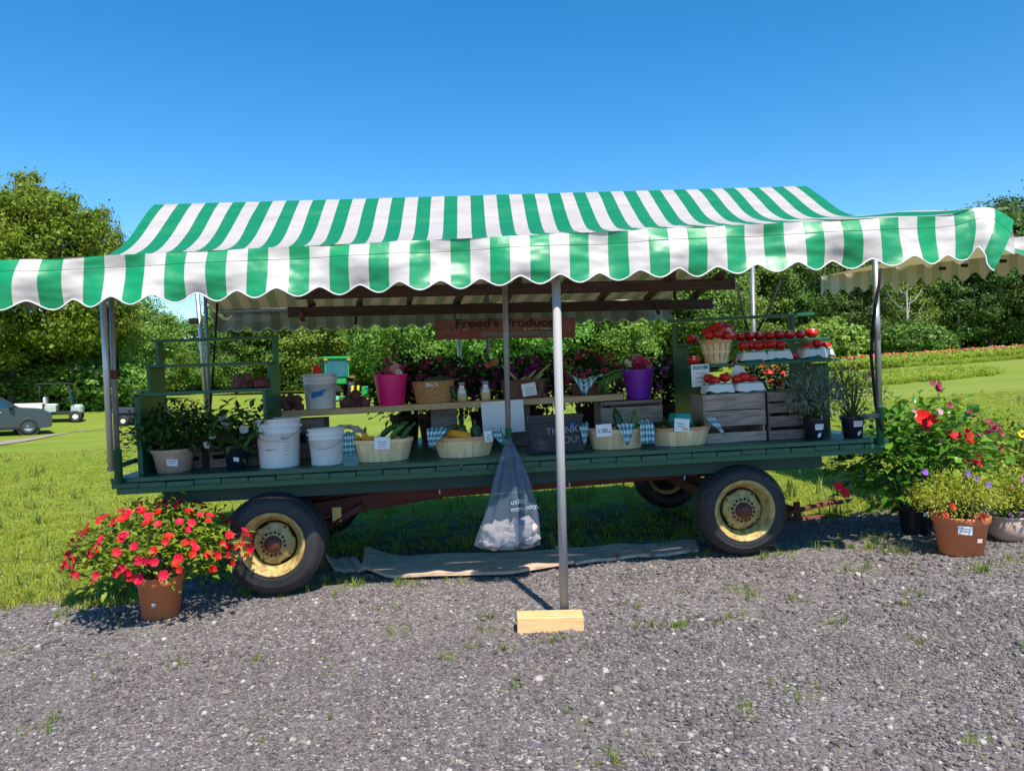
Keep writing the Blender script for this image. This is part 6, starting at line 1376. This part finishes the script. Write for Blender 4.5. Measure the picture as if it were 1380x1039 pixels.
for i, (x, z, sx, sz, rz_) in enumerate([(-.09, .10, .09, .085, .2), (.10, .115, .10, .085, -.25), (.0, .06, .08, .05, 0), (-.14, .05, .06, .045, .3), (.16, .055, .05, .05, .1), (-.03, .14, .05, .05, .6), (.05, .09, .06, .07, .9)]):
    b = MB(); b.sph((0, 0, 0), (sx, .052, sz), 3, nz=.75, seed=i * 3); b.obj('bundle', M_pkg, bag, Matrix.Translation((x - .035, .005 * i, z)) @ Matrix.Rotation(rz_, 4, 'Y'))
b = MB(); b.box((0, 0, 0), (.07, .01, .035), bev=.004); b.obj('packet', plain('blue_print_packet', (.25, .32, .62), .5), bag, Matrix.Translation((.05, -.062, .185)) @ Matrix.Rotation(.1, 4, 'Y'))
M_bagprint = plain('white_bag_print', (.62, .68, .74), .6)
for txt, z in (('uality', .335), ('mmunity.', .285)): mobj('lettering', text_mesh(txt, .052, M_bagprint, align='LEFT'), bag, Matrix.Translation((-.015, -.118, z)) @ Matrix.Rotation(-.10, 4, 'Y') @ Matrix.Rotation(.22, 4, 'X') @ UP)
b = MB(); b.tube([(0, 0, HB - .02), (.0, .0, HB + .045)], [.03, .018], 12); b.obj('knot', M_bag, bag)
b = MB(); b.tube([(.03 * math.cos(a), .03 * math.sin(a) + .06, HB + .04 + .004 * math.sin(2 * a)) for a in [i * .45 for i in range(15)]], .004, 6); b.obj('tie', M_black, bag)

# ------------------------------------------------------------ boards on the ground
M_strip = wood('weathered_strip_board', (0.26, 0.18, 0.13), (0.58, 0.41, 0.29), .85, (1.5, 12, 12), .3)
def strip(label, top, bot, lift, seed):
    T_ = [gpt(x, y) for x, y in top]; B_ = [gpt(x, y) for x, y in bot]; n_ = len(T_) - 1
    def f(s, t, dz=0):
        k = min(s * n_, n_ - 1e-6); i = int(k); q = k - i; q = q * q * (3 - 2 * q) if 0 else q
        a_ = B_[i].lerp(B_[i + 1], q); c_ = T_[i].lerp(T_[i + 1], q); p = a_.lerp(c_, t); return Vector((p.x, p.y, gh(p.x, p.y) + lift + .02 + .10 * max(0, .12 - s) * 3 * t + .02 * t + .006 * math.sin(s * 15) + dz))
    b = MB(); N = 40
    vt = [[b.bm.verts.new(f(i / N, j / 4)) for j in range(5)] for i in range(N + 1)]; vb_ = [[b.bm.verts.new(f(i / N, j / 4, -.022)) for j in range(5)] for i in range(N + 1)]
    for i in range(N):
        for j in range(4): b.bm.faces.new((vt[i][j], vt[i + 1][j], vt[i + 1][j + 1], vt[i][j + 1])); b.bm.faces.new((vb_[i][j], vb_[i][j + 1], vb_[i + 1][j + 1], vb_[i + 1][j]))
        b.bm.faces.new((vt[i][0], vb_[i][0], vb_[i + 1][0], vt[i + 1][0])); b.bm.faces.new((vt[i][4], vt[i + 1][4], vb_[i + 1][4], vb_[i][4]))
    for i in (0, N):
        for j in range(4): b.bm.faces.new((vt[i][j], vt[i][j + 1], vb_[i][j + 1], vb_[i][j]))
    return tag(b.obj('warped_board', M_strip), label, 'board', 'warped boards on the ground under the wagon')
strip('long warped tan board on the gravel edge under the wagon, left of the white pole', [(493, 753), (540, 759), (600, 758), (680, 755), (755, 751)], [(487, 771), (521, 782), (555, 783), (690, 777), (774, 765)], .028, 1)
strip('second warped board on the ground, between the white pole and the right wheel', [(748, 749), (800, 744), (860, 741), (938, 737)], [(776, 764), (830, 757), (880, 753), (941, 747)], .012, 2)
strip('short piece of board on the ground right behind the left wheel', [(440, 762), (455, 761), (470, 760), (480, 759)], [(452, 772), (466, 773), (480, 773), (492, 772)], .01, 3)
M_redweed = leafmat('red_weed', (.30, .02, .03), (.5, .06, .06), .2)
for i, (px, py, lb) in enumerate([(831, 757, 'left'), (869, 751, 'middle'), (968, 745, 'right')]):
    g = gpt(px, py); b = MB(); rr = random.Random(i)
    for q in range(14): b.leaf((rr.gauss(0, .014), rr.gauss(0, .014), 0), (rr.gauss(0, .25), rr.gauss(0, .25), 1), (1, 0, 0), .05 + .06 * rr.random(), .009)
    tag(b.obj('red_weed', M_redweed, None, Matrix.Translation((g.x, g.y, gh(g.x, g.y) + .005)), normals=False), lb + ' of three small red weeds growing at the edge of the boards', 'weed')
b = MB(); b.sph((0, 0, .008), (.018, .012, .008), 1, nz=.4); g = gpt(946, 836); tag(b.obj('white_stone', M_paper, None, Matrix.Translation((g.x, g.y, gh(g.x, g.y)))), 'small bright white stone lying on the gravel right of the pole', 'stone')

# ------------------------------------------------------------ vehicles in the distance
M_carp = plain('grey_blue_car_paint', (.06, .085, .10), .25, .3, var=.01); M_glassd = plain('car_glass', (.02, .05, .07), .06, var=.1, spec=.9); M_chrome = plain('wheel_alloy', (.6, .62, .64), .35, .6); M_trim = plain('black_trim', (.02, .02, .022), .6)
M_cream = plain('cream_panel', (.78, .78, .68), .5); M_jd = plain('tractor_green', (.02, .30, .07), .35, var=.08); M_yel = plain('machine_yellow', (.80, .55, .02), .4); M_tglass = plain('teal_cab_glass', (.02, .13, .17), .25, var=.35, nscale=2, spec=.4); M_cartp = plain('cart_grey_green', (.42, .50, .46), .5); M_lamp = plain('orange_lamp', (.85, .25, .03), .4); M_navy = plain('dark_cart_body', (.05, .05, .085), .4); M_redt = plain('red_reflector', (.7, .03, .02), .4)
def gm(px, py, rz, s=1.0):
    g = gpt(px, py); return Matrix.Translation((g.x, g.y, gh(g.x, g.y))) @ Matrix.Rotation(rz, 4, 'Z') @ Matrix.Scale(s, 4)
def vwheel(t, x, y, r, wd, rim, side=-1, lug=0, rimr=.62):
    wh = thing('wheel', None, None); wh.parent = t; wh.matrix_basis = Matrix.Translation((x, y, r)) @ Matrix.Rotation(0 if side < 0 else math.pi, 4, 'Z'); Mx = Matrix.Rotation(math.pi / 2, 4, 'X')
    b = MB(); b.lathe([(r * rimr, -wd * .1), (r * rimr + .01, 0), (r * .9, 0), (r, -wd * .15), (r, -wd * .85), (r * .9, -wd), (r * rimr, -wd)], 32, Mx, cap=False)
    if lug:
        for q in range(lug):
            a = q * 2 * math.pi / lug; b.box((math.cos(a) * r, wd * .3, math.sin(a) * r), (.08, wd * .5, .07), Matrix.Rotation(-a, 3, 'Y')); b.box((math.cos(a + .12) * r, wd * .75, math.sin(a + .12) * r), (.08, wd * .5, .07), Matrix.Rotation(-a, 3, 'Y'))
    b.obj('tyre', M_rubber, wh)
    b = MB(); b.lathe([(r * rimr, -.04), (r * rimr - .02, -.02), (r * .5, -.05), (r * .2, -.02), (.02, -.02)], 24, Mx); b.obj('rim', rim, wh); return wh
# car: side outline extruded with tumblehome
car = thing('parked_car', 'grey blue hatchback cut off by the left edge, parked beside the driveway', 'car', gm(-18, 586, R(38), 1.1))
def shell(pts, yw, mat, name, t, bev=.06, taperz=None):
    b = MB(); nl_ = len(pts); rows = []
    for k, (yy, ins) in enumerate([(-yw, .06), (-yw * .93, .0), (yw * .93, .0), (yw, .06)]):
        row = []
        for x, z in pts:
            tz = (taperz(z) if taperz else 0); y_ = yy * (1 - tz); cxm = sum(p[0] for p in pts) / nl_; row.append(b.bm.verts.new((x + (cxm - x) * ins * .3, y_, z - (ins * .4 if z > .5 else -ins * .2))))
        rows.append(row)
    for a_, c_ in zip(rows, rows[1:]):
        for i in range(nl_): f = b.bm.faces.new((a_[i], a_[(i + 1) % nl_], c_[(i + 1) % nl_], c_[i])); f.smooth = True
    b.bm.faces.new(rows[0][::-1]); b.bm.faces.new(rows[-1]); return b.obj(name, mat, t)
shell([(-2.0, .28), (-2.05, .55), (-1.98, .95), (-1.9, 1.0), (1.0, 1.0), (1.75, .93), (1.98, .78), (2.05, .5), (2.0, .25), (1.75, .22), (-1.7, .22)], .87, M_carp, 'body', car)
shell([(-1.88, .99), (-1.7, 1.38), (-1.3, 1.44), (.1, 1.44), (.45, 1.38), (1.05, .99)], .80, M_glassd, 'window_band', car, taperz=lambda z: .16 * max(0, (z - .95)) / .5)
shell([(-1.72, 1.385), (-1.5, 1.46), (.1, 1.47), (.42, 1.41), (.40, 1.385)], .70, M_carp, 'roof', car)
for x0, x1 in ((-1.02, -.92), (-.02, .08)):
    for s_ in (-1, 1): b = MB(); b.bar((x0, s_ * .815, .98), (x1 - .02, s_ * .69, 1.42), .05, .03); b.obj('pillar', M_trim, car)
for s_ in (-1, 1):
    b = MB(); b.bar((.98, s_ * .80, 1.0), (.42, s_ * .68, 1.41), .06, .04); b.obj('pillar', M_carp, car); b = MB(); b.sph((.72, s_ * .95, 1.05), (.09, .12, .08), 2); b.obj('mirror', M_trim, car)
    b = MB(); b.box((-.1, s_ * .865, .27), (2.3, .04, .14), bev=.02); b.obj('sill', M_trim, car)
    for x in (-1.25, 1.25): vwheel(car, x, s_ * .89, .315, .2, M_chrome, s_); b = MB(); b.lathe([(.36, -.02), (.385, 0), (.40, 0), (.41, -.03)], 28, Matrix.Translation((x, s_ * .862, .315)) @ Matrix.Rotation(s_ * -math.pi / 2, 4, 'X')); b.obj('wheel_arch', M_trim, car)
    for x in (-.45, -.02):
        pass
    b = MB(); b.box((-.55, s_ * .873, .86), (.16, .02, .03), bev=.005); b.obj('door_handle', M_chrome, car); b = MB(); b.box((.35, s_ * .872, .86), (.16, .02, .03), bev=.005); b.obj('door_handle', M_chrome, car)
    b = MB(); b.sph((1.92, s_ * .62, .75), (.10, .16, .10), 2); b.obj('headlight', M_chrome, car); b = MB(); b.box((-2.0, s_ * .7, .78), (.06, .16, .2), bev=.02); b.obj('tail_light', M_redt, car)
def cart(label, M, body, bedm, name='utility_cart'):
    t = thing(name, label, 'utility cart', M, 'utility carts parked under the trees')
    def bx(nm, c, d, m, bev=.02, Rm=None): b = MB(); b.box(c, d, Rm, bev); return b.obj(nm, m, t)
    bx('cargo_bed', (-.95, 0, .82), (1.15, 1.2, .30), bedm, .03); bx('bed_floor', (-.95, 0, .985), (1.05, 1.1, .02), M_trim, .0)
    bx('chassis', (-.05, 0, .45), (2.5, 1.0, .16), M_trim); bx('engine_cover', (-.85, 0, .58), (.9, 1.0, .2), M_trim)
    bx('front_cowl', (1.05, 0, .62), (.5, 1.1, .45), body, .1); bx('seat_base', (-.05, 0, .66), (.5, 1.15, .3), body, .03)
    for s_ in (-1, 1): bx('seat', (-.02, s_ * .29, .86), (.5, .5, .1), bedm, .04); bx('seat_back', (-.30, s_ * .29, 1.08), (.10, .48, .36), bedm, .05)
    bx('roof', (.15, 0, 1.88), (1.5, 1.2, .06), M_trim, .02); bx('windshield', (.80, 0, 1.22), (.02, 1.05, .6), M_tglass, .0, Matrix.Rotation(-.2, 3, 'Y'))
    for x0, x1 in ((.95, .72), (-.45, -.5)):
        for s_ in (-1, 1): b = MB(); b.tube([(x0, s_ * .54, .75), (x1, s_ * .54, 1.86)], .022, 6); b.obj('roof_post', M_trim, t)
    b = MB(); b.lathe([(.17, -.012), (.18, 0), (.17, .012), (.16, 0)], 20, Matrix.Translation((.5, -.28, 1.08)) @ Matrix.Rotation(.9, 4, 'Y')); b.obj('steering_wheel', M_trim, t)
    for x in (-.95, 1.0):
        for s_ in (-1, 1): vwheel(t, x, s_ * .62, .28, .22, M_cream, s_, rimr=.5)
    return t
cart('pale green utility cart with a cream cargo bed and dark roof, beside the parked car', gm(72, 569, R(24), 1.0), M_cartp, M_cream)
cart('dark utility cart partly hidden behind the left shelf stand', gm(196, 572, R(8), .86), M_navy, M_navy)
# tractor
tr = thing('tractor', 'green tractor with a glazed cab and yellow parts beyond the wagon, behind the taped bucket', 'tractor', gm(450, 541, R(118), 1.0))
def tb(nm, c, d, m, bev=.03, Rm=None): b = MB(); b.box(c, d, Rm, bev); return b.obj(nm, m, tr)
tb('roof', (-.2, 0, 2.72), (1.6, 1.75, .16), M_jd, .05); tb('cab_glass', (-.2, 0, 2.08), (1.35, 1.4, 1.14), M_tglass, .03); tb('cab_base', (-.15, 0, 1.30), (1.3, 1.3, .44), M_jd, .05); tb('hood', (1.35, 0, 1.25), (1.8, .75, .62), M_jd, .12); tb('grille', (2.27, 0, 1.2), (.04, .6, .5), M_trim, .01); tb('chassis', (.6, 0, .78), (3.0, .5, .35), M_trim, .03)
for x in (-.88, .48):
    for s_ in (-1, 1): b = MB(); b.bar((x, s_ * .72, 1.45), (x * .95, s_ * .72, 2.66), .07, .07); b.obj('cab_post', M_jd, tr)
for s_ in (-1, 1):
    tb('fender', (-.55, s_ * .85, 1.52), (1.25, .5, .10), M_jd, .04); tb('lamp', (-.98, s_ * .72, 2.6), (.06, .22, .10), M_lamp, .02); tb('tail_light', (-1.18, s_ * .85, 1.50), (.03, .2, .12), M_redt, .01)
    vwheel(tr, -.5, s_ * 1.05, .72, .42, M_yel, s_, 22, .55); vwheel(tr, 1.9, s_ * .85, .42, .3, M_yel, s_, 16, .55)
    b = MB(); b.tube([(-.95, s_ * .75, 2.3), (-.98, s_ * 1.05, 2.35), (-1.0, s_ * 1.05, 2.1)], .02, 6); b.obj('mirror', M_trim, tr)
b = MB(); b.tube([(1.5, .2, 1.5), (1.5, .2, 2.3)], .04, 8); b.obj('exhaust', M_trim, tr)
im = thing('seed_planter', 'green and yellow planter implement hitched behind the tractor, low above the beets', 'implement', gm(476, 545, R(10), .9))
def ib(nm, c, d, m, bev=.02, Rm=None): b = MB(); b.box(c, d, Rm, bev); return b.obj(nm, m, im)
ib('frame_bar', (-.6, 0, .45), (3.6, .18, .14), M_jd); ib('hopper', (.75, 0, .82), (.42, .5, .62), M_jd, .06)
for x in (-.05, .30): ib('shank', (x, -.1, .75), (.16, .12, .85), M_yel, .02, Matrix.Rotation(.12, 3, 'Y'))
for x in (-1.9, -1.1): ib('gauge_box', (x, -.1, .4), (.5, .3, .28), plain('pale_teal', (.16, .45, .36), .5), .04)
for x in (-1.6, -.6, .9): vwheel(im, x, -.25, .24, .14, M_yel, -1)
